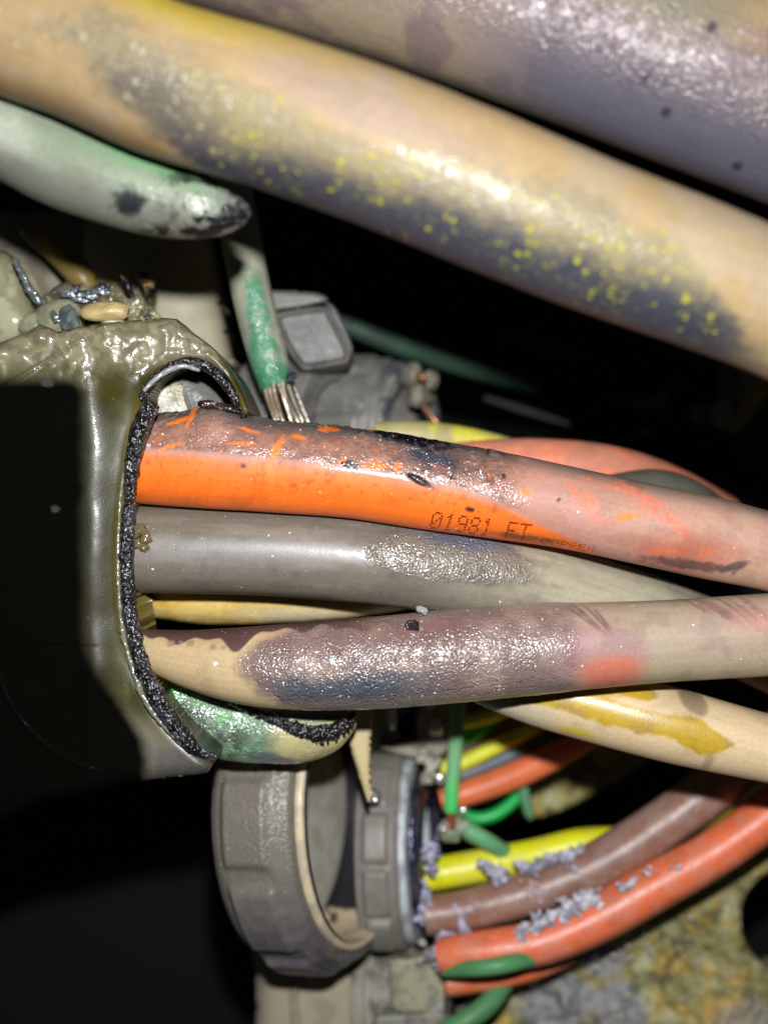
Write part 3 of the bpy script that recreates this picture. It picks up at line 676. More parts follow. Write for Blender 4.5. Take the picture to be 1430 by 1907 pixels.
SH = [(-160, 660), (-40, 648), (10, 634), (50, 618), (78, 603), (108, 618), (140, 610), (200, 601), (280, 594), (330, 594), (356, 616), (400, 650), (440, 704), (466, 768), (452, 772), (440, 742), (414, 700), (380, 676), (345, 670), (300, 690), (272, 722), (266, 760), (256, 800), (246, 870), (237, 960), (233, 1060), (240, 1160), (262, 1250), (315, 1345), (392, 1420), (384, 1440), (330, 1447), (250, 1458), (100, 1490), (-160, 1500)]
def shd(x, y):
    return 209+3.0*ss(150, 300, x)*ss(800, 700, y)+2.0*ss(165, 245, x)
def shr(q):
    up = ss(730, 640, q.Y)
    seam = -0.35*ss(4, 0, np.abs(q.Y-1205))*ss(190, 150, q.X)+0.3*ss(5, 0, np.abs(np.hypot(q.X-250, q.Y-1180)-265))*(q.Y > 1250)*ss(200, 160, q.X)
    return seam+up*(3.4*(fbm(q.p, 70, 5, 3)-0.5)+1.2*(fbm(q.p, 22, 6, 2)-0.5))+0.9*(fbm(q.p, 90, 7, 2)-0.5)+0.8*ss(3, 0, np.abs((q.X-140)*0.55+(q.Y-640)*0.9))
def shp(q):
    n = len(q.p); nb = fbm(q.p, 45, 1, 4); nb2 = fbm(q.p, 16, 2, 4)
    col = np.tile(L((116, 108, 84)), (n, 1))
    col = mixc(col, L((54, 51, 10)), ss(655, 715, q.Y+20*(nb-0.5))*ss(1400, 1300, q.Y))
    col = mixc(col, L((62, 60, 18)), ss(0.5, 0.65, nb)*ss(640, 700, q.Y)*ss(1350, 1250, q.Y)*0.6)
    col = mixc(col, L((150, 142, 112)), ss(0.45, 0.62, nb2)*ss(700, 640, q.Y)*0.7)
    col = mixc(col, L((138, 118, 66)), ss(26, 6, q.sd)*ss(700, 800, q.Y)*0.5)
    col = mixc(col, L((86, 82, 76)), ss(1360, 1410, q.Y)*ss(230, 300, q.X))
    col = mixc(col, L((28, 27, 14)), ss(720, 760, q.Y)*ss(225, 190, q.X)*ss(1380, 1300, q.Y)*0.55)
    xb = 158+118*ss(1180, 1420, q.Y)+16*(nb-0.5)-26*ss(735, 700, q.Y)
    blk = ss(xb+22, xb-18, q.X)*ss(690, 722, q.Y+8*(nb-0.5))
    col = mixc(col, (0.0016, 0.0015, 0.0010), blk)  # black painted into the cover colour in place of its shaded interior
    wh = np.clip(ss(1.2, 0.8, np.hypot((q.X-88)/11, (q.Y-714)/7)+1.0*(fbm(q.p, 8, 3, 3)-0.5))+ss(1.2, 0.8, np.hypot((q.X-104)/8, (q.Y-948)/7)+1.0*(fbm(q.p, 8, 4, 3)-0.5)), 0, 1)
    col = mixc(col, (0.035, 0.034, 0.028), wh)
    th = 0.10+0.5*ss(28, 6, q.sd)*ss(700, 760, q.Y)*0+0.35*ss(700, 760, q.Y)*ss(1420, 1350, q.Y)+0.2*ss(1350, 1420, q.Y)
    bl = 0.25+0.75*ss(720, 650, q.Y)*ss(30, 120, q.X)
    sm = ss(690, 740, q.Y)*ss(1440, 1380, q.Y); bl = bl*(1-0.88*sm); bl = bl*(1-blk)
    th = th*(1-0.75*sm)-0.55*sm*ss(245, 225, q.X)*(q.Y < 1330); th = th*(1-blk)-0.98*blk
    return col, np.stack([bl, 0.30+0.2*nb+0.25*blk, 0.006*(1-blk)], 1), np.tile((0.6, 0.62, 0.5), (n, 1)), th
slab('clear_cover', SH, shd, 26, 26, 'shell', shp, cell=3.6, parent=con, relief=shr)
# burnt lips
tube('burnt_lip', [(286, 752, 207, 13), (272, 775, 207.5, 17), (258, 810, 208, 17), (249, 850, 208.5, 14), (243, 910, 209, 12), (238, 980, 209, 12), (237, 1040, 209, 13), (240, 1110, 209, 13), (250, 1180, 209, 14), (266, 1240, 209, 14), (290, 1295, 209, 17), (318, 1340, 209, 16), (350, 1380, 209.5, 14), (378, 1402, 210, 9), (402, 1410, 210.5, 9)], 'char', pch(th=0.5), lambda q: 11*(fbm(q.p, 26, 61, 3)-0.5)+8*(fbm(q.p, 8, 62, 3)-0.5), step=2, parent=con)
tube('pale_lip_edge', [(246, 806, 207.5, 1.5), (228, 900, 208.8, 2.5), (221, 1000, 209, 2), (221, 1080, 209, 3), (228, 1170, 209, 3.5), (246, 1240, 209, 4), (270, 1300, 209, 5), (300, 1345, 209, 4), (345, 1392, 209.5, 3)], 'shell',
     lambda q: (np.tile(L((112, 112, 96)), (len(q.a), 1)), fxs(q, 0.6, 0.22)), jag(4, 14), step=2.5, parent=con)
tube('port_lip', [(262, 745, 214, 6), (276, 722, 213, 8), (302, 696, 213, 9), (340, 675, 213, 9), (378, 680, 213, 9), (410, 702, 213, 9), (436, 738, 214, 8), (455, 776, 215, 6)], 'char', pch(th=0.55), jag(4), step=2, parent=con)
tube('port_rim', [(268, 728, 212, 4), (290, 706, 212, 4), (318, 688, 212, 5), (345, 682, 212, 4), (372, 690, 213, 3)], 'shell', lambda q: (np.tile(L((138, 142, 140)), (len(q.a), 1)), fxs(q, 0.6, 0.3)), jag(2), step=2.5, parent=con)
# what shows inside the upper port
o = tube('grey_sleeve', [(260, 640, 238, 66), (320, 700, 238, 74), (372, 755, 238, 76), (420, 815, 238, 74)], 'far', lambda q: (mixc(np.tile(gain((100, 98, 94), 232), (len(q.a), 1)), gain((30, 30, 32), 232), ss(7, 3, np.abs(q.s-88))), fxs(q, 0.25, 0.3)), step=3)
setp(o, 'dark grey sleeve seen inside the upper port of the clear cover', 'sleeve')
o = slab('cable_end', [(262, 742), (280, 714), (310, 700), (345, 706), (372, 732), (382, 760), (360, 800), (300, 800), (265, 790)], lambda x, y: 229+0.02*(x-300), 10, 18, 'mould', flat((156, 148, 112), 229, 0.35, 0.5, (126, 120, 92), 30), cell=4)
setp(o, 'pale khaki cable end showing beside the dark sleeve above the orange cable', 'cable end')
# melted brown blob on orange cable's hump, dark scab
o = lumps('melted_resin', [(408, 758, 214.5, 34, 7, -0.12), (440, 764, 214.5, 22, 6, -0.3), (385, 752, 214, 18, 7)], 'char', (70, 42, 24), 220, 0.15, 0.6, c2=(22, 18, 18))
setp(o, 'glossy dark brown melted scab on the hump of the orange cable', 'resin')
o = lumps('resin_drip', [(258, 990, 218, 16, 10, 0.5), (272, 1003, 218, 12, 12), (256, 1012, 218, 16, 9), (268, 1020, 218, 9, 8)], 'shell', (110, 96, 66), 220, 0.15, 0.5)
setp(o, 'amber resin drip beside the burnt lip on the grey cable', 'resin')
o = lumps('plastic_chip', [(786, 1137, 214, 11, 6, -0.4)], 'shell', (150, 150, 145), 220, 0.2, 0.3)
setp(o, 'clear chip lying between the grey and brown cables', 'chip')
o = lumps('black_chip', [(768, 1164, 210, 12, 8)], 'char', (34, 34, 42), 215, 0.25, 0.6)
setp(o, 'small black burnt chip stuck on top of the brown cable', 'chip')
o = lumps('white_flake', [(402, 1237, 213, 5, 4, 0.6)], 'mould', (235, 235, 235), 215, 0.4, 0.1)
setp(o, 'tiny white flake on the beige tapered end of the brown cable', 'flake')

# ================================================================== upper left things behind the cover
bigp = slab('conduit_pipe', [(150, 380), (372, 380), (392, 480), (415, 590), (440, 700), (470, 830), (150, 830)], lambda x, y: 268+0.0003*(x-300)**2, 20, 30, 'mould', flat((150, 141, 118), 268, 0.55, 0.05, (138, 130, 110), 80), cell=6, curve=False)
setp(bigp, 'flat sided beige conduit behind the clear cover, left of the black gap', 'conduit')
o = slab('panel', [(-120, 400), (170, 400), (290, 470), (300, 680), (-120, 680)], lambda x, y: 276+0*x, 5, 10, 'mould', flat((120, 114, 94), 276, 0.6, 0.2, (92, 86, 72), 50), cell=7)
setp(o, 'dull grey beige panel in the gap above the clear cover', 'panel')
o = slab('plastic_dome', [(-120, 470), (0, 466), (26, 486), (44, 520), (62, 560), (72, 596), (55, 632), (10, 650), (-120, 660)], lambda x, y: 240+0*x, 18, 60, 'shell',
     lambda q: (mixc(np.tile(gain((140, 138, 108), 240), (len(q.p), 1)), gain((172, 168, 140), 240), ss(0.45, 0.6, fbm(q.p, 40, 2, 3))), np.tile((0.3, 0.2, 0.0), (len(q.p), 1)), None, np.full(len(q.p), 0.15)), cell=4)
setp(o, 'milky rounded plastic dome at the left edge above the cover', 'plastic dome')
tube('frayed_film_edge', [(28, 484, 236, 5), (42, 510, 235, 4), (56, 540, 235, 6), (70, 556, 235, 7), (74, 566, 235, 3)], 'metal', lambda q: (np.tile(gain((170, 178, 180), 235), (len(q.a), 1)), fxs(q, 0.9, 0.25)), jag(4), step=2)
setp(COL.objects['frayed_film_edge'], 'shiny frayed strip along the edge of the milky dome', 'strip')
o = root('plastic_stud', 112, 590, 236, 'pale round plastic stud with dark blue grey patch beside the tan button', 'plastic stud')
lumps('ball', [(114, 596, 238, 44, 37), (70, 606, 240, 34, 26), (92, 580, 240, 20, 18)], 'shell', (150, 150, 122), 238, 0.3, 0.35, o, jag=0.16, c2=(128, 128, 104))
lumps('dark_patch', [(130, 596, 234.4, 18, 24, 0.2)], 'mould', (66, 78, 80), 235, 0.5, 0.2, o, jag=0.4, c2=(98, 106, 98))
lumps('metal_ring', [(103, 591, 233.2, 6, 11, 0.4)], 'metal', (160, 165, 165), 235, 0.2, 0.6, o)
o = root('tan_button', 196, 582, 228, 'oval tan plastic button on a white stem above the cover', 'button')
lumps('cap', [(196, 581, 228, 46, 18, 0.05)], 'mould', (192, 168, 112), 228, 0.4, 0.3, o, c2=(170, 148, 104), jag=0.2)
tube('stem', [(212, 586, 230, 19), (210, 604, 230, 22)], 'mould', plain((190, 186, 165), 230, 0.35), parent=o, step=3)
o = lumps('corroded_scale', [(128, 548, 238, 12, 6), (142, 540, 238, 10, 7), (155, 548, 238, 11, 6, 0.4), (168, 552, 238, 12, 6), (182, 542, 237, 9, 8), (191, 539, 236, 12, 9), (200, 544, 236, 8, 7), (150, 558, 239, 16, 5)], 'metal', (205, 212, 215), 238, 0.35, 0.9, c2=(90, 92, 104), jag=0.9)
setp(o, 'white corroded metal scale crumbs behind the tan button', 'corrosion', kind='stuff')
o = root('metal_curl', 272, 545, 250, 'bent brown metal curl standing right of the tan button', 'metal scrap')
slab('curl', [(252, 508), (272, 506), (288, 522), (291, 545), (286, 575), (281, 590), (268, 586), (272, 560), (266, 535)], lambda x, y: 248+0.012*(x-275)**2*0.5, 2, 5, 'metal', lambda q: (mixc(np.tile(gain((158, 138, 96), 248), (len(q.p), 1)), gain((48, 44, 46), 248), ss(0.42, 0.52, fbm(q.p, 22, 3, 4))), np.tile((1.0, 0.3, 0), (len(q.p), 1))), cell=2.2, parent=o, relief=lambda q: 3*(fbm(q.p, 14, 5, 3)-0.5))
slab('curl', [(222, 512), (236, 516), (246, 540), (254, 566), (272, 590), (260, 592), (244, 572), (238, 545), (230, 526)], lambda x, y: 250+0*x, 2, 4, 'metal', lambda q: (mixc(np.tile(gain((168, 162, 140), 248), (len(q.p), 1)), gain((60, 58, 66), 248), ss(0.42, 0.52, fbm(q.p, 16, 3, 4))), np.tile((1.0, 0.3, 0), (len(q.p), 1))), cell=2.2, parent=o, relief=lambda q: 3*(fbm(q.p, 14, 5, 3)-0.5))
RS = [(60, 606), (74, 560), (100, 540), (128, 556), (150, 528), (186, 548), (214, 524), (238, 556), (262, 548), (300, 590), (330, 608), (200, 618)]
o = slab('melted_film', RS, lambda x, y: 241+0.01*(x-180)**2*0.01, 4, 8, 'shell', lambda q: (mixc(np.tile(gain((150, 144, 118), 241), (len(q.p), 1)), gain((92, 88, 74), 241), ss(0.42, 0.6, fbm(q.p, 26, 2, 4))), np.tile((0.9, 0.2, 0.02), (len(q.p), 1)), None, 0.25+0.35*ss(0.4, 0.6, fbm(q.p, 30, 8, 3))), cell=3, relief=lambda q: 4*(fbm(q.p, 26, 5, 3)-0.5))
setp(o, 'wet looking melted clear residue round the pale stud and the tan button', 'residue')
o = slab('dark_tab', [(86, 560), (100, 536), (128, 524), (138, 540), (120, 556), (96, 572)], lambda x, y: 246+0*x, 3, 6, 'mould', flat((74, 70, 56), 246, 0.4, 0.3), cell=3)
setp(o, 'small dark tab tucked behind the pale stud', 'tab')
o = tube('brown_cable', [(60, 420, 262, 26), (120, 478, 260, 27), (150, 512, 258, 26), (170, 540, 258, 16)], 'far', plain((110, 92, 46), 262, 0.45))
setp(o, 'olive brown stub in the shadow above the pale stud', 'cable')

# ================================================================== green speckled earth cable with bare strands
def pg(q):
    d = 256; n = len(q.a); nb = fbm(q.p, 30, 1, 4); nb2 = fbm(q.p, 12, 2, 3)
    col = np.tile(gain((150, 148, 128), d), (n, 1))
    m = ss(-0.55, -0.1, q.u+0.5*(nb-0.5)+0.75*ss(560, 720, q.Y))*ss(0.75, 0.45, q.u)
    gm = ss(490, 560, q.Y)
    col = mixc(col, gain((84, 136, 104), d), np.clip(m*gm*(0.3+0.9*ss(0.35, 0.55, nb)), 0, 1))
    col = mixc(col, gain((64, 128, 92), d), ss(672, 700, q.Y+14*(nb2-0.5)))
    return col, np.stack([0.15+0.8*m*gm, np.full(n, 0.3), 0.25*m*gm], 1), np.tile(gain((150, 205, 175), d), (n, 1))
eg = root('earth_cable', 490, 620, 256, 'pale cable with green speckles ending in bare copper strands above the orange cable', 'cable')
tube('insulation', [(425, 330, 262, 40), (448, 440, 259, 38), (468, 540, 257, 37), (488, 620, 256, 37), (504, 680, 255, 35), (516, 722, 254, 31)], 'film', pg, lambda q: 2.5*(fbm(q.p, 15, 9, 3)-0.5)*ss(560, 640, q.Y), step=3, parent=eg)
for k in range(7):
    x = 490+k*8.6; dd = 254-2.6*math.sin(math.pi*k/6)+(k % 2)*0.5
    tube('copper_strand', [(x, 708-k*0.8, dd, 4.0), (x+8+k*0.8+random.uniform(-3, 3), 742, dd-0.6, 4.2), (x+18+k*2.0+random.uniform(-5, 5), 782, dd-1.2+random.uniform(-1, 1), 4.0), (x+28+k*2.6, 816, dd-1, 3.8)], 'metal', plain((178, 166, 148), 250, 0.35, 0.3, (196, 158, 134)), step=3, parent=eg, nv=12)
o = lumps('black_crumb', [(541, 705, 250, 8, 10), (548, 700, 250, 5, 6)], 'char', (40, 46, 56), 250, 0.4, 0.5)
setp(o, 'black crumb at the end of the green speckled insulation', 'crumb')

# ================================================================== upper grey lugs and bushings
def gp(c, d, c2=None, ro=0.4, bl=0.15): return flat(c, d, ro, bl, c2, 30)
t1 = root('conduit_bushing', 580, 650, 292, 'grey moulded bushing with square lug above the orange cable', 'bushing', 'grey moulded conduit bushings')
def lugrel(pts, h):
    pl = smooth_poly(pts)
    return lambda q: -h*ss(6, 12, sdf(q.X, q.Y, pl)[0])*1.0
LU = [(512, 582), (604, 570), (622, 590), (652, 652), (648, 676), (634, 680), (572, 690), (552, 678), (528, 640), (514, 606)]
slab('lug', LU, lambda x, y: 272+0*x, 9, 8, 'mould', gp((84, 81, 76), 268, (68, 66, 62)), cell=3.2, parent=t1, relief=lugrel(LU, 1.0))
slab('upper_lug', [(500, 540), (590, 546), (604, 562), (512, 578), (498, 566)], lambda x, y: 274+0*x, 9, 6, 'mould', gp((92, 89, 84), 274), cell=3.2, parent=t1)
slab('side_flange', [(604, 560), (626, 576), (655, 640), (654, 662), (640, 640), (616, 590)], lambda x, y: 275+0*x, 9, 4, 'mould', gp((78, 76, 76), 275), cell=3, parent=t1)
lathe('collar', (505, 800, 300), (625, 800, 292), [(0, 20), (0.55, 20), (0.6, 18.5), (1, 18.2), (1, 12)], 'mould', gp((108, 106, 102), 282, (88, 87, 86)), parent=t1)
t2 = root('conduit_bushing', 690, 730, 300, 'dim grey ribbed bushing right of the square lug', 'bushing', 'grey moulded conduit bushings')
def pads_for(angs, half, h, t0, t1_):
    def f(q):
        o = 0
        for a in angs:
            da = np.abs((q.a-a+math.pi) % (2*math.pi)-math.pi)
            o = np.maximum(o, ss(half+0.035, half-0.035, da))
        return h*o*ss(t0-0.06, t0+0.06, q.t)*ss(t1_+0.06, t1_-0.06, q.t)*(q.idx < 0.8)
    return f
lathe('ring', (622, 800, 312), (745, 800, 306), [(0, 14), (0, 18), (0.08, 18.6), (0.85, 18.6), (0.92, 17.5), (1.0, 17.5), (1.0, 13), (0.6, 13)], 'mould', gp((104, 102, 96), 290, (90, 88, 84)), pads_for((0.48, 1.05, -0.1), 0.24, 1.3, 0.12, 0.75), parent=t2)
lathe('rim', (742, 800, 306), (768, 800, 304), [(0, 16), (0, 17.2), (0.4, 17.6), (1, 16), (1, 13)], 'mould', gp((112, 112, 106), 300, (70, 70, 74)), parent=t2)
o = tube('green_wire', [(600, 590, 312, 16), (660, 612, 312, 18), (720, 636, 314, 19), (800, 664, 318, 18), (900, 695, 326, 16), (1000, 722, 345, 12)], 'far', plain((42, 66, 50), 270, 0.6, dirt=(30, 36, 30)))
setp(o, 'dim green wire running right into the dark behind the lug', 'wire', 'green wires')
o = root('wire_lug', 785, 730, 300, 'dim pale wire lug with a bit of copper, left of the yellow cable', 'wire lug')
lumps('lug_body', [(768, 700, 304, 20, 22), (782, 738, 298, 22, 24, 0.4), (800, 708, 302, 16, 20)], 'mould', (112, 108, 92), 300, 0.5, 0.4, o, c2=(70, 62, 50), jag=0.35)
tube('copper_strand', [(788, 756, 297, 5), (806, 778, 296, 5), (820, 798, 296, 5)], 'metal', plain((170, 116, 88), 296, 0.4), parent=o, nv=12)
tube('copper_strand', [(776, 696, 297, 3), (786, 702, 296, 5), (794, 712, 297, 3)], 'metal', plain((170, 116, 78), 296, 0.4), parent=o, nv=12)
# yellow and salmon cables just behind the orange cable
o = tube('yellow_cable', [(700, 812, 268, 26), (760, 810, 268, 27), (860, 820, 269, 26), (960, 846, 271, 26), (1060, 890, 274, 25)], 'far', plain((196, 186, 62), 262, 0.5, dirt=(150, 140, 110), dm=0.8))
setp(o, 'blurred yellow cable behind the hump of the orange cable', 'cable', 'blurred cables behind the bundle')
o = tube('salmon_cable', [(700, 880, 262, 34), (820, 872, 262, 44), (920, 866, 262, 48), (1000, 866, 262, 50), (1100, 874, 264, 50), (1180, 892, 269, 50), (1260, 925, 278, 50), (1340, 970, 290, 50)], 'far', plain((206, 120, 92), 277, 0.5, dirt=(150, 112, 96)))
setp(o, 'blurred salmon orange cable tip behind the orange cable', 'cable', 'blurred cables behind the bundle')
o = tube('grey_cable', [(1000, 985, 252, 58), (1080, 958, 253, 56), (1150, 936, 254, 54), (1225, 926, 256, 52), (1290, 950, 260, 50), (1360, 1010, 268, 50)], 'far', plain((92, 90, 78), 240, 0.6))
setp(o, 'blurred grey cable tip right of the salmon one', 'cable', 'blurred cables behind the bundle')

# ================================================================== dim things in the dark, right
o = root('yellow_strap', 1395, 750, 330, 'dim yellow strap hanging at the right edge under the tan cable', 'strap')
tube('strap', [(1450, 668, 330, 22), (1415, 720, 330, 20), (1380, 775, 330, 15), (1362, 806, 330, 8)], 'far', plain((120, 108, 30), 320, 0.6), parent=o)
o = slab('metal_plate', [(1370, 830), (1400, 760), (1480, 720), (1560, 740), (1560, 880), (1430, 868)], lambda x, y: 345+0*x, 8, 14, 'mould', flat((52, 54, 50), 300, 0.6), cell=6)
setp(o, 'dark grey plate at the right edge below the yellow strap', 'plate')
for (x, y, a, b) in ((1395, 702, 18, 22), (1342, 772, 20, 28)):
    o = lumps('pale_knob', [(x, y, 322, a, b)], 'mould', (112, 108, 98), 300, 0.5, 0.2, jag=0.15)
    setp(o, 'pale blurred knob in the dark %s the yellow strap' % ('touching' if x > 1380 else 'left of and below'), 'knob', 'pale knobs in the dark')
o = lumps('pink_knob', [(1302, 772, 326, 18, 20)], 'mould', (92, 74, 70), 300, 0.5, 0.2, jag=0.25)
setp(o, 'dim pinkish knob left of the two pale ones', 'knob')
o = tube('grey_pipe', [(1360, 590, 345, 30), (1372, 650, 345, 34), (1362, 720, 345, 30), (1350, 750, 345, 12)], 'far', plain((80, 78, 70), 320, 0.6))
setp(o, 'dim grey pipe hanging under the tan cable near the right edge', 'pipe')
o = tube('yellow_wire', [(1180, 750, 345, 7), (1215, 752, 345, 9), (1234, 738, 345, 9), (1242, 722, 345, 6)], 'far', plain((92, 82, 26), 320, 0.6))
setp(o, 'dim bent yellow wire in the dark above the orange cable', 'wire')
for (x, y, x2, y2, r_, lb) in ((935, 628, 1078, 658, 11, 'faint grey rod in the dark below the tan cable'), (900, 740, 1060, 790, 8, 'very faint rod above the yellow cable'), (1130, 742, 1165, 748, 9, 'faint short rod left of the bent yellow wire'), (1205, 766, 1250, 772, 10, 'faint short rod below the bent yellow wire'), (1255, 715, 1278, 730, 9, 'faint short rod right of the bent yellow wire'), (1195, 806, 1212, 796, 8, 'faint slanted rod above the salmon cable tip')):
    o = tube('grey_rod', [(x, y, 360, r_*0.6), ((x+x2)/2, (y+y2)/2, 360, r_), (x2, y2, 360, r_*0.5)], 'far', plain((34, 34, 34), 300, 0.7))
    setp(o, lb, 'rod', 'faint rods in the dark')

# ================================================================== lower bushings
# big bushing
b1 = root('conduit_bushing', 560, 1500, 278, 'large grey ribbed bushing with recessed plug below the green cable', 'bushing', 'grey moulded conduit bushings')
c_back, c_front = (540, 1500, 283), (660, 1500, 277)
def bug(q):
    n = len(q.p); nb = fbm(q.p, 22, 1, 4)
    col = np.tile(gain((112, 106, 96), 246), (n, 1))
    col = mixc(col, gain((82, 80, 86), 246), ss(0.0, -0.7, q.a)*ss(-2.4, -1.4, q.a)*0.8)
    col = mixc(col, gain((122, 115, 104), 246), ss(0.4, 0.65, nb)*0.4)
    fl = 0.06*ss(-0.5, 0, q.a)
    return col, np.stack([0.25+0.5*ss(-0.35, -0.1, q.a), np.full(n, 0.34), fl], 1), np.tile(gain((190, 180, 165), 246), (n, 1))
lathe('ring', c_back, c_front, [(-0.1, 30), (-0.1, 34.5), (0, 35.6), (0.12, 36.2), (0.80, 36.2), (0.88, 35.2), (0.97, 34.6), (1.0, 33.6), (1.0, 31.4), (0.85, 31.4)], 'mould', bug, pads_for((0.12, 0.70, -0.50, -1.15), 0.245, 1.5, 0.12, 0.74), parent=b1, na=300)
lathe('rim', (652, 1500, 277.4), (669, 1500, 276.6), [(0.0, 30.2), (0.0, 31.9), (0.7, 32.1), (1.0, 31.6), (1.05, 30.9), (0.8, 30.2), (-2, 29.8)], 'mould', gp((196, 180, 148), 252, (170, 160, 138)), parent=b1, na=260)
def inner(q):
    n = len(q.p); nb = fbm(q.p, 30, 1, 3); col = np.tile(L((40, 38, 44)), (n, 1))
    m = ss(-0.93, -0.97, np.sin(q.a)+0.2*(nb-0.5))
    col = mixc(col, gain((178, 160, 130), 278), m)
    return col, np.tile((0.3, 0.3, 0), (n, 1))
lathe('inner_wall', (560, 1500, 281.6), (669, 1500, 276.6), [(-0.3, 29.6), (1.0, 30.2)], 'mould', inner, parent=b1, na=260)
lathe('recessed_plug', (548, 1500, 282), (556, 1500, 281.6), [(0, 29.4), (1, 29.2), (1.3, 27.6), (1.25, 15), (1.2, 0.1)], 'mould', flat((158, 154, 140), 276, 0.5, 0.15, (176, 172, 158), 50, 0.02, (150, 120, 70)), parent=b1, na=200)
# second bushing
b2 = root('conduit_bushing', 720, 1580, 296, 'grey ribbed bushing with dark metal rim feeding the lower cables', 'bushing', 'grey moulded conduit bushings')
lathe('ring', (702, 1578, 300), (764, 1578, 298.8), [(-0.2, 20), (-0.2, 24.5), (0, 24.8), (0.85, 24.8), (0.92, 24.2), (1.0, 23.8), (1.0, 21), (0.7, 21)], 'mould', gp((118, 114, 106), 272, (110, 106, 99), 0.4, 0.06), pads_for((0.86, 0.36, -0.16, -0.68), 0.225, 1.4, 0.06, 0.72), parent=b2, na=300)
lathe('pale_liner', (763, 1578, 298.8), (784, 1578, 298.3), [(-0.5, 21.6), (0.2, 23.2), (0.85, 22.8), (1.0, 19.5)], 'mould', gp((168, 176, 176), 278, (132, 136, 140)), parent=b2, na=220)
lathe('metal_rim', (782, 1578, 298.3), (804, 1578, 297.7), [(-0.2, 18), (-0.1, 19.4), (0.3, 20.2), (0.7, 19.8), (1.0, 18), (1.1, 14)], 'metal', gp((88, 88, 108), 278, (50, 50, 64), 0.25, 0.8), parent=b2, na=220)
o = root('bushing_screw', 694, 1484, 272, 'small shiny screw set in the second bushing', 'screw')
lumps('screw_head', [(695, 1483, 272.6, 15, 15)], 'mould', (92, 88, 84), 272, 0.35, 0.2, o, jag=0.05)
lumps('screw_glint', [(690, 1478, 270.5, 5, 6), (699, 1490, 270.5, 6, 5)], 'metal', (210, 215, 225), 272, 0.2, 0.3, o, jag=0.3)
# third bushing at the bottom
b3 = root('conduit_bushing', 780, 1850, 296, 'corroded square cornered bushing at the bottom edge under the second one', 'bushing', 'grey moulded conduit bushings')
slab('lug', [(724, 1786), (812, 1782), (826, 1800), (828, 1870), (816, 1884), (740, 1884), (728, 1868)], lambda x, y: 288+0*x, 14, 8, 'mould', gp((112, 110, 96), 285, (140, 136, 112), 0.45, 0.6), cell=3.4, parent=b3)
slab('lower_lug', [(700, 1892), (832, 1890), (842, 1960), (700, 1960)], lambda x, y: 287+0*x, 14, 6, 'mould', gp((120, 118, 106), 285, (90, 88, 82), 0.45, 0.6), cell=4, parent=b3)
lathe('collar', (690, 1860, 310), (855, 1860, 304), [(0, 12), (0, 17.5), (0.12, 17.5), (0.14, 16), (0.8, 16), (0.82, 18), (1.0, 18), (1, 10)], 'mould', gp((128, 124, 112), 290, (86, 84, 80)), parent=b3)
# big beige pipe body below
o = root('conduit', 600, 1850, 312, 'wide pale beige conduit body below the large bushing', 'conduit')
def bodyp(q):
    n = len(q.p); nb = fbm(q.p, 90, 1, 3); col = np.tile(gain((142, 132, 112), 300), (n, 1))
    return mixc(col, gain((120, 110, 94), 300), ss(0.42, 0.6, nb)*0.7), np.tile((0.08, 0.5, 0.0), (n, 1))
slab('body', [(470, 1990), (478, 1840), (470, 1760), (520, 1700), (600, 1640), (700, 1640), (735, 1760), (740, 1990)], lambda x, y: 300+0.0006*(x-590)**2*0.6, 20, 30, 'mould', bodyp, cell=5, parent=o)  # left edge of the body cut along a shadow's border
tube('seam_ridge', [(556, 1760, 299.5, 8), (548, 1850, 299.5, 8), (556, 1960, 299.5, 8)], 'far', plain((132, 124, 104), 300, 0.5), parent=o)
tube('seam_ridge', [(662, 1740, 301, 9), (690, 1830, 301, 9), (716, 1930, 301, 9)], 'far', plain((132, 124, 104), 300, 0.5), parent=o)
# beige strip between bushings, outlined as the lit part of a shaded piece
o = slab('beige_lit_strip', [(642, 1290), (692, 1290), (690, 1400), (690, 1492), (682, 1488), (664, 1430), (652, 1390), (646, 1340)], lambda x, y: 250+0*x, 6, 10, 'mould', flat((172, 156, 116), 262, 0.55, 0.05), cell=4)
setp(o, 'tapering beige strip between the two bushings, shaped as a lit part', 'strap')
# bracket ear, bolt
o = root('bracket_ear', 805, 1355, 292, 'pale cast bracket ear with bolt left of the thin green wire', 'bracket')
slab('ear', [(700, 1392), (752, 1386), (776, 1374), (776, 1345), (782, 1318), (800, 1300), (840, 1302), (852, 1330), (850, 1372), (830, 1400), (800, 1420), (770, 1412), (730, 1402)], lambda x, y: 290+0*x, 9, 9, 'mould', gp((132, 126, 110), 290, (110, 106, 96)), cell=3.4, parent=o, holes=[(756, 1355, 13, 26)])
lumps('bolt_head', [(812, 1355, 289, 14, 17), (800, 1312, 289, 9, 8)], 'metal', (170, 176, 190), 288, 0.25, 0.5, o, jag=0.25)
o = slab('grey_plate', [(676, 1290), (722, 1290), (724, 1360), (706, 1384), (684, 1392)], lambda x, y: 296+0*x, 6, 6, 'mould', gp((124, 122, 108), 292), cell=4)
setp(o, 'grey plate showing between the beige strip and the silver screw', 'plate')
o = tube('silver_screw', [(728, 1296, 289, 8), (729, 1325, 289, 10), (730, 1348, 289, 8), (731, 1358, 289, 4)], 'metal', plain((190, 198, 212), 288, 0.25, 0.5))
setp(o, 'upright silver screw left of the bracket ear', 'screw')

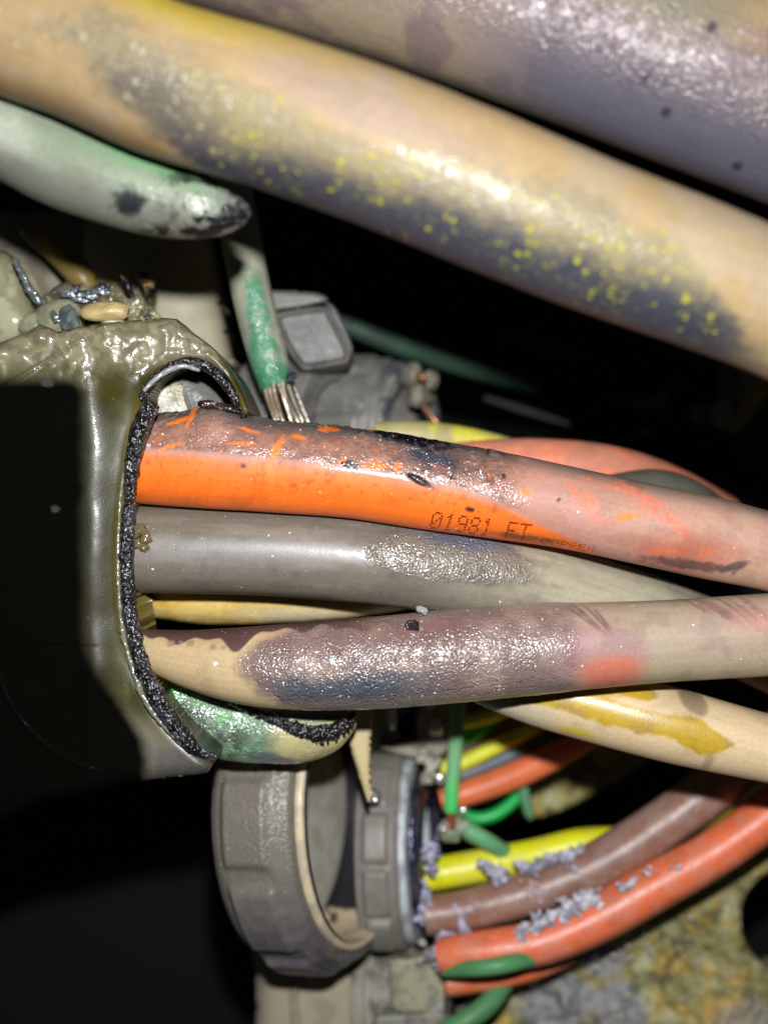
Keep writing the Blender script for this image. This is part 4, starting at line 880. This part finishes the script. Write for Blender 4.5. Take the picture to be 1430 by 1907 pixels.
# thin green wire with copper end
gw = root('green_wire', 845, 1410, 284, 'thin upright green wire with copper end beside the bracket ear', 'wire', 'green wires')
def gwp(q):
    n = len(q.a); col = mixc(np.tile(gain((108, 158, 112), 284), (n, 1)), gain((70, 178, 92), 284), ss(1430, 1490, q.Y))
    return col, fxs(q, 0.05, 0.25)
tube('insulation', [(858, 1250, 284, 15), (853, 1320, 284, 14), (847, 1400, 284, 13.5), (841, 1470, 284, 13.5), (839, 1512, 284, 13)], 'far', gwp, step=3, parent=gw)
tube('copper_end', [(839, 1508, 284, 10), (840, 1540, 285, 9)], 'metal', plain((176, 104, 70), 284, 0.4), step=3, parent=gw)
o = root('wire_lug', 850, 1550, 288, 'corroded pale lug under the upright green wire', 'wire lug')
lumps('lug_body', [(838, 1548, 288, 20, 22), (858, 1540, 288, 22, 16, -0.4), (880, 1556, 289, 20, 14, -0.5)], 'mould', (122, 136, 114), 286, 0.4, 0.4, o, c2=(110, 116, 100), jag=0.3)
lumps('screw_tip', [(826, 1543, 284, 11, 10), (862, 1509, 284, 8, 8), (818, 1450, 288, 8, 12)], 'metal', (200, 214, 220), 286, 0.25, 0.4, o, jag=0.25)
tube('green_tail', [(868, 1545, 287, 16), (900, 1563, 287, 16), (930, 1582, 290, 16), (975, 1612, 298, 16)], 'far', plain((96, 150, 108), 287, 0.4), parent=o, step=3)

# ================================================================== coloured wires, upper right of second bushing
GU = 'coloured cables curving out behind the upright green wire'
for nm, pts, c, lb in (
    ('yellow_cable', [(820, 1352, 300, 12), (866, 1345, 300, 12), (918, 1332, 301, 12), (990, 1305, 303, 12)], (206, 198, 30), 'short yellow cable topmost beside the upright green wire'),
    ('green_cable', [(830, 1372, 303, 17), (870, 1370, 303, 17), (900, 1352, 304, 15), (940, 1320, 306, 14)], (30, 140, 62), 'deep green cable between the topmost yellow and the maroon cable'),
    ('maroon_cable', [(820, 1402, 306, 24), (870, 1385, 306, 25), (930, 1362, 307, 25), (1010, 1325, 308, 25)], (104, 78, 72), 'maroon cable between the two yellow ones'),
    ('yellow_cable', [(820, 1432, 302, 14), (862, 1420, 302, 14), (932, 1386, 303, 14), (1002, 1352, 305, 13), (1060, 1318, 307, 12)], (206, 196, 34), 'yellow cable between the maroon and the slate cable'),
    ('slate_cable', [(820, 1452, 305, 17), (870, 1440, 305, 18), (946, 1408, 306, 18), (1030, 1366, 307, 18), (1110, 1320, 308, 17)], (72, 80, 84), 'slate grey cable just above the orange red one'),
    ('orange_red_cable', [(820, 1490, 300, 22), (862, 1479, 300, 23), (946, 1449, 301, 25), (1030, 1409, 303, 25), (1100, 1368, 305, 24), (1190, 1310, 308, 23)], (208, 96, 58), 'orange red cable lowest of the curving coloured cables'),
    ('green_wire', [(850, 1512, 308, 12), (886, 1524, 308, 12), (922, 1517, 308, 12), (956, 1492, 309, 11), (975, 1468, 310, 9)], (22, 150, 66), 'deep green wire looping under the orange red cable'),
    ('green_wire', [(968, 1440, 306, 9), (976, 1480, 306, 11), (984, 1512, 306, 10), (988, 1526, 306, 5)], (78, 122, 86), 'short dull green wire tip beside the deep green loop'),
):
    o = tube(nm, pts, 'far', plain(c, 300, 0.42, 0.12), step=3)
    setp(o, lb, 'wire' if 'wire' in nm else 'cable', GU)

# ================================================================== lower cables
GL_ = 'dusty cables leaving the second bushing'
def plow(c, d, dust=0.4):
    def f(q):
        n = len(q.a); nb = fbm(q.p, 30, 1, 4); col = np.tile(gain(c, d), (n, 1))
        col = mixc(col, gain([v*0.6+60 for v in c], d), ss(0.45, 0.62, nb)*0.5)
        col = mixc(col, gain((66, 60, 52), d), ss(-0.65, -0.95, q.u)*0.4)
        return col, fxs(q, 0.22, 0.38, 0.03), np.tile(gain((200, 190, 190), d), (n, 1))
    return f
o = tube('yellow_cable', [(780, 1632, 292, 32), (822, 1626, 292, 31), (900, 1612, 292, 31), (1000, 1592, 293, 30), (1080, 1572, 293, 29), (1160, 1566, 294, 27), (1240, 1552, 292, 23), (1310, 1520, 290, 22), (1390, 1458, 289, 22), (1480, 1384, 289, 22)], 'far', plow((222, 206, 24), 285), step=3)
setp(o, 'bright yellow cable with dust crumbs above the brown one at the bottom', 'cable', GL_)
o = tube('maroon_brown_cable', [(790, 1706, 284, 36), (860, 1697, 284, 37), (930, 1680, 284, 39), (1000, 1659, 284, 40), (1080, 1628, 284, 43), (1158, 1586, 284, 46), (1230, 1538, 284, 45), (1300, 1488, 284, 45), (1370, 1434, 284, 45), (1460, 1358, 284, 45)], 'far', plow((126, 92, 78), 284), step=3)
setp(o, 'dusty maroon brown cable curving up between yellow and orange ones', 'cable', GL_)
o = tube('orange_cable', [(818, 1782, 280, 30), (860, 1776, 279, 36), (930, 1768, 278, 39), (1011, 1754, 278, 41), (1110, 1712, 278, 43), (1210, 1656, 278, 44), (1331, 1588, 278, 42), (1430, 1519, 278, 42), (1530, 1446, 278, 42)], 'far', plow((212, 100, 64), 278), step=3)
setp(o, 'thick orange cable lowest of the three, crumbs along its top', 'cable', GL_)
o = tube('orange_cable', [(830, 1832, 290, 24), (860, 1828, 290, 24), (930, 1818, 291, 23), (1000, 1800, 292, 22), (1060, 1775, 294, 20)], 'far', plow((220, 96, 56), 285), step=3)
setp(o, 'short orange cable end under the thick orange cable', 'cable', GL_)
o = tube('green_wire', [(826, 1806, 279, 14), (880, 1804, 273, 15), (930, 1798, 271.5, 16), (975, 1787, 274, 16), (1012, 1772, 279, 16), (1050, 1750, 290, 16)], 'far', plain((74, 128, 82), 272, 0.5), step=3)
setp(o, 'curved green wire lying across the thick orange cable', 'wire', 'green wires')
o = tube('green_wire', [(820, 1926, 286, 20), (870, 1899, 286, 20), (910, 1868, 288, 20), (938, 1830, 292, 19), (960, 1785, 300, 18)], 'far', plain((70, 118, 74), 285, 0.5), step=3)
setp(o, 'green wire at the bottom edge beside the corroded bushing', 'wire', 'green wires')

# ------------------------------------------------------------------ debris
def scatter(n, fx_, r0, r1, dd):
    out = []
    for k in range(n):
        x, y = fx_(k); out.append((x, y, dd+random.uniform(-1, 1), random.uniform(r0, r1), random.uniform(r0, r1), random.uniform(-1, 1)))
    return out
def along(pts, w):
    pts = np.array(pts, float)
    def f(k):
        t = random.random()*(len(pts)-1); i = int(t); p = pts[i]+(pts[min(i+1, len(pts)-1)]-pts[i])*(t-i)
        return p[0]+random.gauss(0, w), p[1]+random.gauss(0, w)
    return f
it = scatter(95, along([(962, 1738), (990, 1728), (1020, 1715), (1050, 1700), (1060, 1690), (1090, 1678), (1112, 1668)], 8), 2, 10, 274)
it += scatter(7, along([(1148, 1650), (1185, 1645)], 4), 4, 9, 273)
it += scatter(8, along([(1200, 1628), (1265, 1612)], 4), 2, 5, 272)
o = lumps('dust_crumbs', it, 'mould', (196, 190, 196), 274, 0.6, 0.9, jag=1.0, c2=(140, 140, 150))
setp(o, 'pale grey crumbs piled along the top of the thick orange cable', 'debris', kind='stuff')
it = scatter(34, along([(905, 1612), (920, 1625), (930, 1640)], 8), 2, 10, 281)+scatter(44, along([(968, 1600), (972, 1618), (1000, 1612), (1030, 1598), (1080, 1586)], 5), 3, 9, 280)+scatter(8, along([(1056, 1608), (1076, 1630)], 3), 3, 6, 278.5)
o = lumps('dust_crumbs', it, 'mould', (176, 172, 186), 280, 0.6, 0.9, jag=1.0, c2=(120, 120, 132))
setp(o, 'grey lilac crumbs along the seam of the yellow and brown cables', 'debris', kind='stuff')
it = scatter(24, along([(975, 1660), (1010, 1650), (985, 1675)], 12), 2, 6, 278.5)+scatter(6, along([(873, 1694), (905, 1688)], 3), 2, 5, 278)
o = lumps('dust_crumbs', it, 'mould', (168, 146, 150), 279, 0.5, 0.9, jag=0.9)
setp(o, 'pinkish crumbs on the dusty maroon brown cable', 'debris', kind='stuff')
it = scatter(150, along([(776, 1640), (784, 1680), (796, 1700), (812, 1712), (830, 1722), (834, 1760), (826, 1790)], 10), 2.5, 12, 282)+scatter(20, along([(792, 1580), (806, 1600), (800, 1640)], 7), 3, 9, 281)+scatter(14, along([(850, 1690), (862, 1720), (862, 1748)], 5), 4, 10, 280)
o = lumps('dust_crumbs', it, 'mould', (166, 164, 184), 280, 0.5, 0.9, jag=1.0, c2=(112, 110, 120))
setp(o, 'crusted lilac grey crumbs on the rim of the second bushing', 'debris', kind='stuff')
it = scatter(12, along([(795, 1410), (800, 1440)], 8), 5, 12, 287)+scatter(14, along([(780, 1770), (800, 1790), (812, 1760)], 8), 4, 10, 284)
o = lumps('dust_crumbs', it, 'mould', (150, 146, 130), 284, 0.5, 0.9, jag=0.9, c2=(96, 90, 84))
setp(o, 'khaki crumbs on the bushing rims left of the cables', 'debris', kind='stuff')
it = []
for _ in range(70):
    x, y = random.uniform(950, 1425), random.uniform(1690, 1905)
    if y < 1800-(x-1000)*0.62+20 or math.hypot(x-1478, y-1712) < 108: continue
    it.append((x, y, 310.5+random.uniform(-2.0, 1.0), random.choice((1.5, 2, 3, 4, 7)), random.uniform(2, 5), random.uniform(-1, 1)))
o = lumps('gravel_crumbs', it, 'mould', (160, 160, 150), 300, 0.5, 0.9, jag=1.3, c2=(130, 124, 90))
setp(o, 'loose pale grit scattered on the dried mud', 'grit', kind='stuff')
o = tube('fine_hair', [(1199, 590, 168, 1.1), (1201, 600, 168, 1.1), (1199, 610, 168, 1.0)], 'far', plain((170, 170, 160), 168, 0.5), step=3, nv=16)
setp(o, 'tiny pale fibre hanging under the tan cable', 'fibre')
